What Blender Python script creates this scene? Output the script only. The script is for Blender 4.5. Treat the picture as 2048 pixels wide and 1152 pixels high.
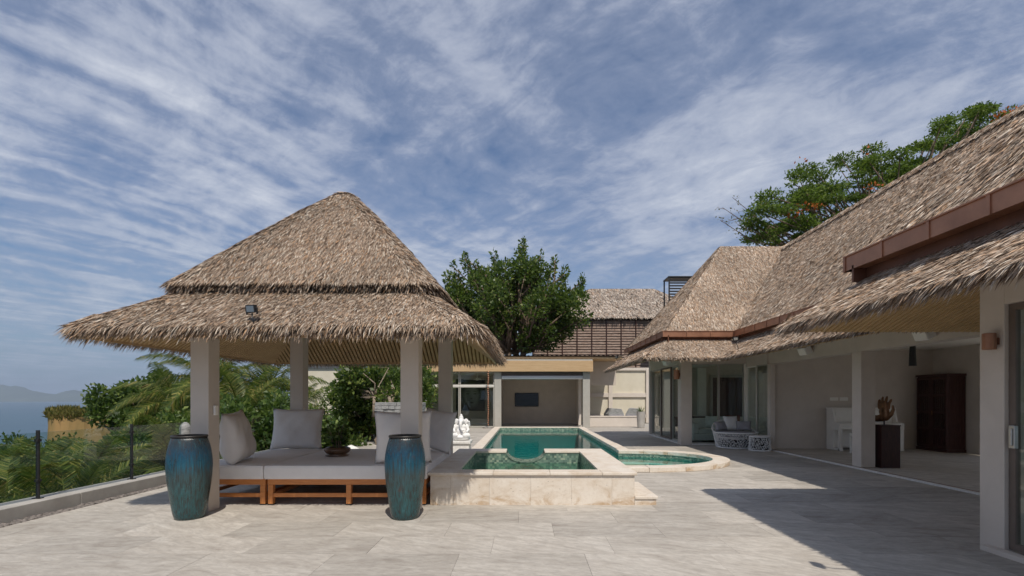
import bpy, bmesh, math, random
import numpy as np
from mathutils import Vector, Matrix
from mathutils.geometry import tessellate_polygon

R = math.radians
scene = bpy.context.scene
col = scene.collection
for o in list(bpy.data.objects):
    bpy.data.objects.remove(o)

# ------------------------------------------------------------------ camera
cam_d = bpy.data.cameras.new('camera')
cam = bpy.data.objects.new('camera', cam_d)
col.objects.link(cam)
cam.location = (0, 0, 1.5)
cam.rotation_euler = (R(90), 0, 0)
cam_d.sensor_width = 36.0
cam_d.lens = 17.578
cam_d.shift_x = -0.0127
cam_d.shift_y = 0.1074
cam_d.clip_start = 0.05
cam_d.clip_end = 80000
scene.camera = cam

# ------------------------------------------------------------------ light
SUN = Vector((0.17, -0.65, 1.0)).normalized()        # towards the sun
elev = math.asin(SUN.z)
sun_d = bpy.data.lights.new('sun', 'SUN')
sun_d.energy = 2.4
sun_d.angle = R(0.53)
sun_d.color = (1.0, 0.93, 0.83)
sun = bpy.data.objects.new('sun', sun_d)
col.objects.link(sun)
sun.rotation_euler = SUN.to_track_quat('Z', 'Y').to_euler()
sun.location = (0, -20, 40)

world = bpy.data.worlds.new('World')
scene.world = world
world.use_nodes = True


class NT:
    """tiny node-tree helper"""
    def __init__(s, tree):
        s.t = tree
        s.n = tree.nodes
        s.l = tree.links

    def add(s, typ, ins=None, **kw):
        n = s.n.new(typ)
        for k, v in kw.items():
            setattr(n, k, v)
        for k, v in (ins or {}).items():
            s.set(n, k, v)
        return n

    def set(s, n, k, v):
        sock = n.inputs[k]
        if isinstance(v, bpy.types.NodeSocket):
            s.l.new(v, sock)
        elif isinstance(v, bpy.types.Node):
            s.l.new(v.outputs[0], sock)
        else:
            sock.default_value = v

    def math(s, op, a, b=0.0, c=None, clamp=False):
        n = s.n.new('ShaderNodeMath')
        n.operation = op
        n.use_clamp = clamp
        s.set(n, 0, a)
        s.set(n, 1, b)
        if c is not None:
            s.set(n, 2, c)
        return n.outputs[0]

    def vmath(s, op, a, b=None):
        n = s.n.new('ShaderNodeVectorMath')
        n.operation = op
        s.set(n, 0, a)
        if b is not None:
            s.set(n, 1, b)
        return n.outputs[0]

    def ramp(s, fac, stops, interp='LINEAR'):
        n = s.n.new('ShaderNodeValToRGB')
        n.color_ramp.interpolation = interp
        e = n.color_ramp.elements
        while len(e) > 1:
            e.remove(e[-1])
        for i, (p, c) in enumerate(stops):
            el = e[0] if i == 0 else e.new(p)
            el.position = p
            el.color = (c[0], c[1], c[2], 1) if hasattr(c, '__len__') else (c, c, c, 1)
        s.set(n, 0, fac)
        return n.outputs[0]

    def mix(s, fac, a, b, typ='MIX'):
        n = s.n.new('ShaderNodeMix')
        n.data_type = 'RGBA'
        n.blend_type = typ
        s.set(n, 0, fac)
        for i, v in ((6, a), (7, b)):
            if isinstance(v, tuple) and len(v) == 3:
                v = v + (1,)
            s.set(n, i, v)
        return n.outputs[2]

    def noise(s, vec, scale, detail=4, rough=0.55, dist=0.0, out=0):
        n = s.add('ShaderNodeTexNoise', {'Scale': scale, 'Detail': detail, 'Roughness': rough, 'Distortion': dist})
        if vec is not None:
            s.set(n, 'Vector', vec)
        return n.outputs[out]

    def mapping(s, vec, scale=(1, 1, 1), rot=(0, 0, 0), loc=(0, 0, 0)):
        n = s.add('ShaderNodeMapping', {'Scale': scale, 'Rotation': rot, 'Location': loc})
        s.set(n, 'Vector', vec)
        return n.outputs[0]


def build_world():
    w = NT(world.node_tree)
    w.n.clear()
    sky = w.add('ShaderNodeTexSky', sky_type='NISHITA', sun_disc=False)
    sky.sun_elevation = elev
    sky.sun_rotation = math.atan2(SUN.x, SUN.y)
    sky.altitude = 100
    sky.air_density = 1.0
    sky.dust_density = 1.2
    sky.ozone_density = 2.0
    d = w.add('ShaderNodeTexCoord').outputs['Generated']
    sep = w.add('ShaderNodeSeparateXYZ', {0: d})
    z = w.math('ADD', w.math('MAXIMUM', sep.outputs[2], 0.0), 0.07)
    u = w.math('DIVIDE', sep.outputs[0], z)
    v = w.math('DIVIDE', sep.outputs[1], z)
    p = w.add('ShaderNodeCombineXYZ', {0: u, 1: v, 2: 0.0}).outputs[0]

    def field(vec, ang, su, sv, off=(0, 0, 0)):
        """coordinates turned so that x runs along the streaks, then scaled"""
        return w.mapping(w.mapping(vec, (1, 1, 1), (0, 0, R(ang))), (su, sv, 1), (0, 0, 0), off)
    warp = w.noise(p, 1.0, 4, 0.55, 0.0, 1)
    pw = w.vmath('ADD', p, w.vmath('MULTIPLY', w.vmath('SUBTRACT', warp, (0.5, 0.5, 0.5)), (0.42, 0.42, 0.0)))
    big = w.noise(field(pw, 20, 0.7, 0.7, (4.6, 1.3, 0)), 1.0, 5, 0.55, 0.1)
    rip = w.noise(field(pw, -61, 1.7, 7.2), 1.0, 4, 0.5, 0.1)             # ripple rows
    fib = w.noise(field(pw, -127, 1.0, 2.6, (3.1, 0.7, 0)), 1.3, 9, 0.66, 0.25)   # wind-drawn wisps
    fine = w.noise(pw, 5.0, 9, 0.68, 0.2)
    rowm = w.ramp(w.math('ADD', w.math('MULTIPLY', u, -0.35), big), [(0.35, 0.15), (0.85, 1.0)])
    a = w.math('MULTIPLY', w.math('SUBTRACT', big, 0.5), 0.95)
    a = w.math('ADD', a, w.math('MULTIPLY', w.math('SUBTRACT', fib, 0.5), 0.70))
    a = w.math('ADD', a, w.math('MULTIPLY', w.math('MULTIPLY', w.math('SUBTRACT', rip, 0.5), rowm), 0.72))
    a = w.math('ADD', a, w.math('MULTIPLY', w.math('SUBTRACT', fine, 0.5), 0.52))
    a = w.math('ADD', a, 0.475)
    mask = w.ramp(a, [(0.20, 0.12), (0.38, 0.46), (0.52, 0.80), (0.74, 1.0)])
    mask = w.math('MULTIPLY', mask, 0.90)
    skyc = w.vmath('MULTIPLY', sky.outputs[0], (0.040, 0.049, 0.058))
    cl = w.mix(w.ramp(a, [(0.40, 0.0), (0.88, 1.0)]), (0.232, 0.262, 0.34), (0.44, 0.458, 0.50))
    c = w.mix(mask, skyc, cl)
    # low haze layer close to the horizon
    hz = w.ramp(sep.outputs[2], [(0.0, 0.85), (0.10, 0.40), (0.32, 0.0)])
    c = w.mix(hz, c, (0.14, 0.19, 0.265))
    bg = w.add('ShaderNodeBackground', {0: c, 1: 1.0})
    out = w.add('ShaderNodeOutputWorld', {0: bg})


build_world()
vs = scene.view_settings
vs.view_transform = 'Standard'
vs.look = 'None'
vs.exposure = 0.75
vs.gamma = 1.0
vs.use_curve_mapping = False
scene.cycles.max_bounces = 14
scene.cycles.diffuse_bounces = 8
scene.cycles.transparent_max_bounces = 24
scene.render.resolution_x = 1024
scene.render.resolution_y = 576

# ------------------------------------------------------------------ helpers
rng = np.random.default_rng(7)
random.seed(7)


def link(o, parent=None):
    col.objects.link(o)
    if parent is not None:
        o.parent = parent
    return o


def empty(name, loc=(0, 0, 0), rz=0.0, parent=None):
    o = bpy.data.objects.new(name, None)
    o.location = loc
    o.rotation_euler = (0, 0, rz)
    o.empty_display_size = 0.1
    return link(o, parent)


def tag(o, label=None, cat=None, group=None, kind=None):
    if label: o['label'] = label
    if cat: o['category'] = cat
    if group: o['group'] = group
    if kind: o['kind'] = kind
    return o


def mesh_np(name, verts, faces_flat, loop_totals, mat, parent=None, smooth=False):
    me = bpy.data.meshes.new(name)
    verts = np.asarray(verts, dtype=np.float32)
    ff = np.asarray(faces_flat, dtype=np.int32)
    lt = np.asarray(loop_totals, dtype=np.int32)
    me.vertices.add(len(verts))
    me.vertices.foreach_set('co', verts.ravel())
    me.loops.add(len(ff))
    me.loops.foreach_set('vertex_index', ff)
    me.polygons.add(len(lt))
    ls = np.zeros(len(lt), dtype=np.int32)
    ls[1:] = np.cumsum(lt)[:-1]
    me.polygons.foreach_set('loop_start', ls)
    me.polygons.foreach_set('loop_total', lt)
    if smooth:
        me.polygons.foreach_set('use_smooth', np.ones(len(lt), dtype=bool))
    me.update(calc_edges=True)
    me.validate()
    if mat: me.materials.append(mat)
    o = bpy.data.objects.new(name, me)
    return link(o, parent)


class MB:
    def __init__(s):
        s.v = []
        s.f = []

    def add(s, vs, fs):
        b = len(s.v)
        s.v += [tuple(v) for v in vs]
        s.f += [tuple(b + i for i in f) for f in fs]
        return s

    def box(s, x0, x1, y0, y1, z0, z1):
        vs = [(x0, y0, z0), (x1, y0, z0), (x1, y1, z0), (x0, y1, z0), (x0, y0, z1), (x1, y0, z1), (x1, y1, z1), (x0, y1, z1)]
        return s.add(vs, [(0, 3, 2, 1), (4, 5, 6, 7), (0, 1, 5, 4), (1, 2, 6, 5), (2, 3, 7, 6), (3, 0, 4, 7)])

    def bar(s, a, b, w, h, up=(0, 0, 1)):
        a, b = Vector(a), Vector(b)
        d = (b - a).normalized()
        sd = d.cross(Vector(up))
        if sd.length < 1e-4: sd = d.cross(Vector((1, 0, 0)))
        sd.normalize()
        u = sd.cross(d).normalized()
        vs = []
        for p in (a, b):
            for sx, sy in ((-1, -1), (1, -1), (1, 1), (-1, 1)):
                vs.append(p + sd * (sx * w / 2) + u * (sy * h / 2))
        return s.add(vs, [(3, 2, 1, 0), (4, 5, 6, 7), (0, 1, 5, 4), (1, 2, 6, 5), (2, 3, 7, 6), (3, 0, 4, 7)])

    def tube(s, pts, rads, n=8, cap=True):
        pts = [Vector(p) for p in pts]
        if not hasattr(rads, '__len__'): rads = [rads] * len(pts)
        vs, fs = [], []
        prev = None
        for i, p in enumerate(pts):
            d = (pts[min(i + 1, len(pts) - 1)] - pts[max(i - 1, 0)])
            d = d.normalized() if d.length > 1e-9 else Vector((0, 0, 1))
            if prev is None:
                sd = d.cross(Vector((0, 0, 1)))
                if sd.length < 1e-3: sd = d.cross(Vector((1, 0, 0)))
            else:
                sd = prev - d * prev.dot(d)
            sd.normalize()
            prev = sd
            u = d.cross(sd)
            for k in range(n):
                a = 2 * math.pi * k / n
                vs.append(p + (sd * math.cos(a) + u * math.sin(a)) * rads[i])
        for i in range(len(pts) - 1):
            for k in range(n):
                k2 = (k + 1) % n
                fs.append((i * n + k, i * n + k2, (i + 1) * n + k2, (i + 1) * n + k))
        if cap:
            fs.append(tuple(range(n))[::-1])
            fs.append(tuple((len(pts) - 1) * n + k for k in range(n)))
        return s.add(vs, fs)

    def lathe(s, prof, c=(0, 0, 0), n=32, cap=True):
        vs, fs = [], []
        for r, z in prof:
            for k in range(n):
                a = 2 * math.pi * k / n
                vs.append((c[0] + r * math.cos(a), c[1] + r * math.sin(a), c[2] + z))
        for i in range(len(prof) - 1):
            for k in range(n):
                k2 = (k + 1) % n
                fs.append((i * n + k, i * n + k2, (i + 1) * n + k2, (i + 1) * n + k))
        if cap:
            fs.append(tuple(range(n))[::-1])
            fs.append(tuple((len(prof) - 1) * n + k for k in range(n)))
        return s.add(vs, fs)

    def ball(s, c, r, n=14, m=9):
        if not hasattr(r, '__len__'): r = (r, r, r)
        prof = []
        vs, fs = [], []
        for i in range(m + 1):
            t = math.pi * i / m
            for k in range(n):
                a = 2 * math.pi * k / n
                rr = max(math.sin(t), 1e-3)
                vs.append((c[0] + r[0] * rr * math.cos(a), c[1] + r[1] * rr * math.sin(a), c[2] - r[2] * math.cos(t)))
        for i in range(m):
            for k in range(n):
                k2 = (k + 1) % n
                fs.append((i * n + k, i * n + k2, (i + 1) * n + k2, (i + 1) * n + k))
        fs.append(tuple(range(n))[::-1])
        fs.append(tuple(m * n + k for k in range(n)))
        return s.add(vs, fs)

    def prism(s, poly, z0, z1):
        n = len(poly)
        vs = [(p[0], p[1], z0) for p in poly] + [(p[0], p[1], z1) for p in poly]
        tris = tessellate_polygon([[Vector((p[0], p[1], 0)) for p in poly]])
        fs = []
        for t in tris:
            a, b, c = [Vector((poly[i][0], poly[i][1], 0)) for i in t]
            if (b - a).cross(c - a).z < 0: t = (t[0], t[2], t[1])
            fs.append((t[2], t[1], t[0]))
            fs.append((t[0] + n, t[1] + n, t[2] + n))
        area = sum(poly[i][0] * poly[(i + 1) % n][1] - poly[(i + 1) % n][0] * poly[i][1] for i in range(n))
        for i in range(n):
            j = (i + 1) % n
            fs.append((i, j, j + n, i + n) if area > 0 else (j, i, i + n, j + n))
        return s.add(vs, fs)

    def poly(s, pts):
        return s.add(pts, [tuple(range(len(pts)))])

    def build(s, name, mat, parent=None, smooth=False, bevel=0.0, loc=None, seg=2):
        me = bpy.data.meshes.new(name)
        me.from_pydata(s.v, [], s.f)
        me.update()
        if mat: me.materials.append(mat)
        if smooth:
            me.polygons.foreach_set('use_smooth', [True] * len(me.polygons))
        o = bpy.data.objects.new(name, me)
        if loc: o.location = loc
        link(o, parent)
        if bevel:
            b = o.modifiers.new('bevel', 'BEVEL')
            b.width = bevel
            b.segments = seg
            b.limit_method = 'ANGLE'
            b.angle_limit = R(40)
        return o


def box(name, mat, parent, x0, x1, y0, y1, z0, z1, bevel=0.0):
    cx, cy = (x0 + x1) / 2, (y0 + y1) / 2
    return MB().box(x0 - cx, x1 - cx, y0 - cy, y1 - cy, 0, z1 - z0).build(name, mat, parent, bevel=bevel, loc=(cx, cy, z0))


def copy_tree(o, parent=None):
    c = o.copy()
    col.objects.link(c)
    if parent is not None: c.parent = parent
    for ch in list(o.children):
        copy_tree(ch, c)
    return c


def shade_smooth(o, ang=40):
    o.data.polygons.foreach_set('use_smooth', [True] * len(o.data.polygons))


# ------------------------------------------------------------------ materials
M = {}


def mat(name, c1, c2=None, scale=8.0, rough=0.7, spec=0.4, metal=0.0, bump=0.0, bscale=60.0, stretch=(1, 1, 1), stops=None, coord='Object', detail=5, extra=None):
    m = bpy.data.materials.new(name)
    m.use_nodes = True
    t = NT(m.node_tree)
    t.n.clear()
    out = t.add('ShaderNodeOutputMaterial')
    b = t.add('ShaderNodeBsdfPrincipled')
    b.inputs['Roughness'].default_value = rough
    b.inputs['Specular IOR Level'].default_value = spec
    b.inputs['Metallic'].default_value = metal
    if coord == 'World':
        v = t.add('ShaderNodeNewGeometry').outputs['Position']
    else:
        v = t.add('ShaderNodeTexCoord').outputs[coord]
    v = t.mapping(v, stretch)
    if c2 is None: c2 = tuple(x * 0.82 for x in c1)
    n = t.noise(v, scale, detail, 0.6)
    c = t.ramp(n, stops or [(0.3, c2), (0.7, c1)])
    if extra: c = extra(t, v, c)
    t.set(b, 'Base Color', c)
    if bump:
        bn = t.noise(v, bscale, 4, 0.6)
        bm = t.add('ShaderNodeBump', {'Strength': bump, 'Distance': 0.01, 'Height': bn})
        t.set(b, 'Normal', bm)
    t.l.new(b.outputs[0], out.inputs[0])
    M[name] = m
    return m


mat('plaster', (0.64, 0.575, 0.51), (0.57, 0.51, 0.45), 2.5, 0.85, 0.2, bump=0.15, bscale=160)
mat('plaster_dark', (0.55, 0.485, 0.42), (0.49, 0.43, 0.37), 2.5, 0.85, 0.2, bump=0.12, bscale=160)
mat('cream_wall', (0.66, 0.61, 0.50), (0.58, 0.53, 0.42), 1.5, 0.85, 0.2)
mat('white_paint', (0.85, 0.82, 0.76), (0.80, 0.77, 0.71), 4, 0.45, 0.4)
mat('white_stone', (0.80, 0.78, 0.74), (0.62, 0.60, 0.56), 18, 0.7, 0.3, bump=0.5, bscale=60)
mat('concrete', (0.43, 0.41, 0.38), (0.33, 0.31, 0.285), 3.0, 0.85, 0.25, bump=0.3, bscale=120, coord='World')
mat('wood_beam', (0.56, 0.39, 0.225), (0.43, 0.28, 0.145), 6, 0.6, 0.3, stretch=(0.35, 8, 8), bump=0.15, coord='World')
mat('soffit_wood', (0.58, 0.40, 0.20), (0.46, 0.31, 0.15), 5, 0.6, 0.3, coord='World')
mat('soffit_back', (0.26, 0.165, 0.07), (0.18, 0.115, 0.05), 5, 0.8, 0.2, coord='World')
mat('teak', (0.60, 0.24, 0.075), (0.44, 0.155, 0.045), 5, 0.45, 0.4, stretch=(1.0, 9, 9), bump=0.12, coord='World')
mat('dark_wood', (0.070, 0.028, 0.023), (0.032, 0.014, 0.012), 8, 0.4, 0.4, stretch=(8, 8, 0.8))
mat('grey_wood', (0.36, 0.28, 0.235), (0.17, 0.11, 0.085), 2.5, 0.85, 0.2, stretch=(1.2, 1, 5), coord='World')
mat('dark_metal', (0.035, 0.033, 0.032), (0.022, 0.021, 0.02), 20, 0.45, 0.5, metal=0.3)
mat('cabinet_wood', (0.085, 0.036, 0.030), (0.042, 0.018, 0.015), 8, 0.4, 0.4, stretch=(8, 8, 0.8))
mat('black_plastic', (0.018, 0.018, 0.02), (0.012, 0.012, 0.013), 20, 0.4, 0.5)
mat('grey_frame', (0.42, 0.40, 0.36), (0.37, 0.35, 0.31), 5, 0.45, 0.4)
mat('brown_frame', (0.17, 0.135, 0.115), (0.14, 0.11, 0.09), 5, 0.45, 0.4)
mat('steel', (0.55, 0.54, 0.52), (0.48, 0.47, 0.45), 20, 0.3, 0.5, metal=0.9)
mat('copper', (0.45, 0.225, 0.135), (0.30, 0.145, 0.088), 3.0, 0.42, 0.5, metal=0.55, coord='World')
mat('copper_dark', (0.19, 0.085, 0.05), (0.12, 0.055, 0.035), 3.0, 0.5, 0.4, metal=0.4, coord='World')
mat('bronze', (0.30, 0.165, 0.08), (0.14, 0.07, 0.035), 9, 0.38, 0.5, metal=0.6)
mat('bronze_bowl', (0.19, 0.105, 0.06), (0.09, 0.05, 0.03), 9, 0.35, 0.5, metal=0.3)
mat('fabric', (0.80, 0.765, 0.735), (0.75, 0.715, 0.685), 5, 0.95, 0.1, bump=0.3, bscale=420)
mat('fabric_pillow', (0.78, 0.745, 0.715), (0.71, 0.675, 0.65), 4, 0.95, 0.1, bump=0.55, bscale=14)
mat('fabric_grey', (0.36, 0.35, 0.37), (0.29, 0.28, 0.30), 5, 0.95, 0.1, bump=0.3, bscale=300)
mat('fabric_white', (0.78, 0.77, 0.75), (0.70, 0.69, 0.67), 5, 0.95, 0.1, bump=0.3, bscale=200)
mat('fabric_red', (0.20, 0.05, 0.045), (0.12, 0.03, 0.03), 5, 0.95, 0.1)
mat('wicker_white', (0.80, 0.79, 0.77), (0.72, 0.71, 0.69), 30, 0.6, 0.3)
mat('slate', (0.42, 0.42, 0.41), (0.17, 0.175, 0.175), 9, 0.85, 0.3, stretch=(1, 1, 4), bump=0.9, bscale=30)
mat('pebble', (0.25, 0.22, 0.20), (0.09, 0.08, 0.075), 14, 0.75, 0.3, coord='World')
mat('bark', (0.22, 0.16, 0.115), (0.10, 0.07, 0.05), 6, 0.9, 0.2, stretch=(3, 3, 0.8), bump=0.5, bscale=25, coord='World')
mat('palm_bark', (0.32, 0.26, 0.20), (0.16, 0.125, 0.095), 5, 0.9, 0.2, stretch=(1, 1, 6), bump=0.5, bscale=20)
mat('soil', (0.10, 0.10, 0.045), (0.05, 0.06, 0.025), 0.5, 0.95, 0.1, coord='World')
mat('cliff_earth', (0.36, 0.225, 0.095), (0.20, 0.16, 0.065), 0.35, 0.95, 0.1, bump=0.8, bscale=2.0, coord='World', stretch=(1, 1, 0.35))
mat('island_rock', (0.09, 0.11, 0.08), (0.06, 0.075, 0.055), 0.002, 0.95, 0.1, coord='World')
mat('thatch_base', (0.20, 0.15, 0.11), (0.12, 0.09, 0.065), 30, 0.95, 0.1, coord='World')
mat('pool_plaster', (0.12, 0.36, 0.35), (0.09, 0.30, 0.29), 3, 0.6, 0.3, coord='World')
mat('statue_marble', (0.84, 0.83, 0.81), (0.70, 0.69, 0.67), 14, 0.6, 0.3)
mat('lamp_white', (0.80, 0.80, 0.78), (0.74, 0.74, 0.72), 14, 0.4, 0.4)


def m_tile():
    m = bpy.data.materials.new('paving_stone')
    m.use_nodes = True
    t = NT(m.node_tree)
    b = t.n['Principled BSDF']
    pos = t.add('ShaderNodeNewGeometry').outputs['Position']
    rnd = t.add('ShaderNodeObjectInfo').outputs['Random']
    off = t.add('ShaderNodeCombineXYZ', {0: t.math('MULTIPLY', rnd, 37.0), 1: t.math('MULTIPLY', rnd, 91.0), 2: 0.0}).outputs[0]
    p = t.vmath('ADD', pos, off)
    rotz = t.math('MULTIPLY_ADD', rnd, 0.9, -0.25)
    mp = t.add('ShaderNodeMapping', {'Scale': (1.3, 4.2, 1.0)}, vector_type='POINT')
    rot = t.add('ShaderNodeVectorRotate', {'Vector': p, 'Angle': rotz}, rotation_type='Z_AXIS')
    t.set(mp, 'Vector', rot)
    st = t.noise(mp.outputs[0], 1.3, 9, 0.68, 0.9)
    fine = t.noise(t.mapping(mp.outputs[0], (2.2, 1.6, 3)), 3.0, 8, 0.72, 0.5)
    blot = t.noise(pos, 0.45, 4, 0.6)
    c = t.ramp(st, [(0.26, (0.285, 0.25, 0.215)), (0.42, (0.40, 0.365, 0.32)), (0.58, (0.48, 0.445, 0.395)), (0.75, (0.55, 0.515, 0.46))])
    c = t.mix(t.ramp(fine, [(0.36, 0.50), (0.58, 0.0)]), c, (0.25, 0.225, 0.20))
    tone = t.math('MULTIPLY_ADD', rnd, 0.30, 0.84)
    tone = t.math('MULTIPLY', tone, t.math('MULTIPLY_ADD', blot, 0.42, 0.79))
    c = t.mix(1.0, c, t.add('ShaderNodeCombineColor', {0: tone, 1: tone, 2: tone}).outputs[0], 'MULTIPLY')
    t.set(b, 'Base Color', c)
    t.set(b, 'Roughness', t.ramp(st, [(0.3, 0.72), (0.7, 0.55)]))
    b.inputs['Specular IOR Level'].default_value = 0.3
    bm = t.add('ShaderNodeBump', {'Strength': 0.25, 'Distance': 0.004, 'Height': fine})
    t.set(b, 'Normal', bm)
    M['tile'] = m


def m_travertine():
    m = bpy.data.materials.new('travertine')
    m.use_nodes = True
    t = NT(m.node_tree)
    b = t.n['Principled BSDF']
    pos = t.add('ShaderNodeNewGeometry').outputs['Position']
    rnd = t.add('ShaderNodeObjectInfo').outputs['Random']
    p = t.vmath('ADD', pos, t.add('ShaderNodeCombineXYZ', {0: t.math('MULTIPLY', rnd, 53.0), 1: t.math('MULTIPLY', rnd, 17.0), 2: t.math('MULTIPLY', rnd, 7.0)}).outputs[0])
    n1 = t.noise(t.mapping(p, (1.2, 1.2, 2.2)), 2.6, 7, 0.65, 0.8)
    n2 = t.noise(p, 26, 5, 0.7)
    pit = t.add('ShaderNodeTexVoronoi', {'Vector': t.mapping(p, (1, 1, 1.8)), 'Scale': 9.0}).outputs[0]
    c = t.ramp(n1, [(0.24, (0.50, 0.40, 0.29)), (0.38, (0.60, 0.51, 0.41)), (0.52, (0.67, 0.595, 0.505)), (0.7, (0.72, 0.66, 0.58))])
    c = t.mix(t.ramp(n2, [(0.3, 0.30), (0.5, 0.0)]), c, (0.42, 0.33, 0.24))
    c = t.mix(t.ramp(pit, [(0.05, 0.75), (0.09, 0.0)]), c, (0.16, 0.12, 0.09))
    # rusty water stain creeping up from the floor
    zz = t.add('ShaderNodeSeparateXYZ', {0: pos}).outputs[2]
    nz = t.add('ShaderNodeSeparateXYZ', {0: t.add('ShaderNodeNewGeometry').outputs['Normal']}).outputs[2]
    low = t.math('ADD', t.math('ADD', zz, t.math('ABSOLUTE', nz)), t.math('MULTIPLY', n1, 0.75))
    c = t.mix(t.ramp(low, [(0.30, 0.7), (0.44, 0.0)]), c, (0.42, 0.27, 0.14))
    t.set(b, 'Base Color', c)
    b.inputs['Roughness'].default_value = 0.62
    b.inputs['Specular IOR Level'].default_value = 0.35
    bm = t.add('ShaderNodeBump', {'Strength': 0.35, 'Distance': 0.005, 'Height': n2})
    t.set(b, 'Normal', bm)
    M['travertine'] = m


def m_thatch(name, stops, rough=0.85):
    m = bpy.data.materials.new(name)
    m.use_nodes = True
    t = NT(m.node_tree)
    b = t.n['Principled BSDF']
    g = t.add('ShaderNodeNewGeometry')
    c = t.ramp(g.outputs['Random Per Island'], stops)
    n = t.noise(g.outputs['Position'], 0.9, 5, 0.6)
    tone = t.math('MULTIPLY_ADD', n, 0.95, 0.53)
    c = t.mix(1.0, c, t.add('ShaderNodeCombineColor', {0: tone, 1: tone, 2: tone}).outputs[0], 'MULTIPLY')
    t.set(b, 'Base Color', c)
    b.inputs['Roughness'].default_value = rough
    b.inputs['Specular IOR Level'].default_value = 0.2
    M[name] = m


def m_leaf(name, stops, rough=0.5, trans=0.35, tint=(0.16, 0.26, 0.03)):
    m = bpy.data.materials.new(name)
    m.use_nodes = True
    t = NT(m.node_tree)
    t.n.clear()
    g = t.add('ShaderNodeNewGeometry')
    c = t.ramp(g.outputs['Random Per Island'], stops)
    n = t.noise(g.outputs['Position'], 0.9, 3, 0.5)
    tone = t.math('MULTIPLY_ADD', n, 0.9, 0.55)
    c = t.mix(1.0, c, t.add('ShaderNodeCombineColor', {0: tone, 1: tone, 2: tone}).outputs[0], 'MULTIPLY')
    b = t.add('ShaderNodeBsdfPrincipled', {'Base Color': c, 'Roughness': rough, 'Specular IOR Level': 0.35})
    tr = t.add('ShaderNodeBsdfTranslucent', {0: t.mix(0.6, c, tint)})
    mx = t.add('ShaderNodeMixShader', {0: trans, 1: b, 2: tr})
    t.add('ShaderNodeOutputMaterial', {0: mx})
    M[name] = m


def m_glass(name, tint, refl=0.9, rough=0.0, ior=1.5):
    m = bpy.data.materials.new(name)
    m.use_nodes = True
    t = NT(m.node_tree)
    t.n.clear()
    tr = t.add('ShaderNodeBsdfTransparent', {0: tint + (1,)})
    gl = t.add('ShaderNodeBsdfGlossy', {0: (refl, refl, refl, 1), 'Roughness': rough})
    bf = t.add('ShaderNodeNewGeometry').outputs['Backfacing']
    fr = t.add('ShaderNodeFresnel', {0: t.math('MULTIPLY_ADD', bf, 1 / ior - ior, ior)})
    mx = t.add('ShaderNodeMixShader', {0: fr, 1: tr, 2: gl})
    t.add('ShaderNodeOutputMaterial', {0: mx})
    M[name] = m
    return m


def m_water(name, tint, bump, scale):
    m = bpy.data.materials.new(name)
    m.use_nodes = True
    t = NT(m.node_tree)
    t.n.clear()
    pos = t.add('ShaderNodeNewGeometry').outputs['Position']
    n = t.noise(pos, scale, 3, 0.5, 0.3)
    bm = t.add('ShaderNodeBump', {'Strength': bump, 'Distance': 0.05, 'Height': n})
    tr = t.add('ShaderNodeBsdfTransparent', {0: tint + (1,)})
    gl = t.add('ShaderNodeBsdfGlossy', {0: (0.9, 0.9, 0.9, 1), 'Roughness': 0.02, 'Normal': bm})
    bf = t.add('ShaderNodeNewGeometry').outputs['Backfacing']
    fr = t.add('ShaderNodeFresnel', {0: t.math('MULTIPLY_ADD', bf, 1 / 1.33 - 1.33, 1.33), 'Normal': bm})
    mx = t.add('ShaderNodeMixShader', {0: fr, 1: tr, 2: gl})
    t.add('ShaderNodeOutputMaterial', {0: mx})
    M[name] = m


def m_mosaic():
    m = bpy.data.materials.new('mosaic')
    m.use_nodes = True
    t = NT(m.node_tree)
    b = t.n['Principled BSDF']
    g = t.add('ShaderNodeNewGeometry')
    s = 1 / 0.042
    sc = t.vmath('MULTIPLY', t.vmath('ADD', g.outputs['Position'], (0.013, 0.017, 0.011)), (s, s, s))
    cell = t.vmath('FLOOR', sc)
    wn = t.add('ShaderNodeTexWhiteNoise', {0: cell}).outputs[0]
    c = t.ramp(wn, [(0.0, (0.075, 0.12, 0.10)), (0.4, (0.13, 0.20, 0.16)), (0.75, (0.19, 0.27, 0.21)), (1.0, (0.32, 0.37, 0.28))])
    t.set(b, 'Base Color', c)
    b.inputs['Roughness'].default_value = 0.25
    M['mosaic'] = m


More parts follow.
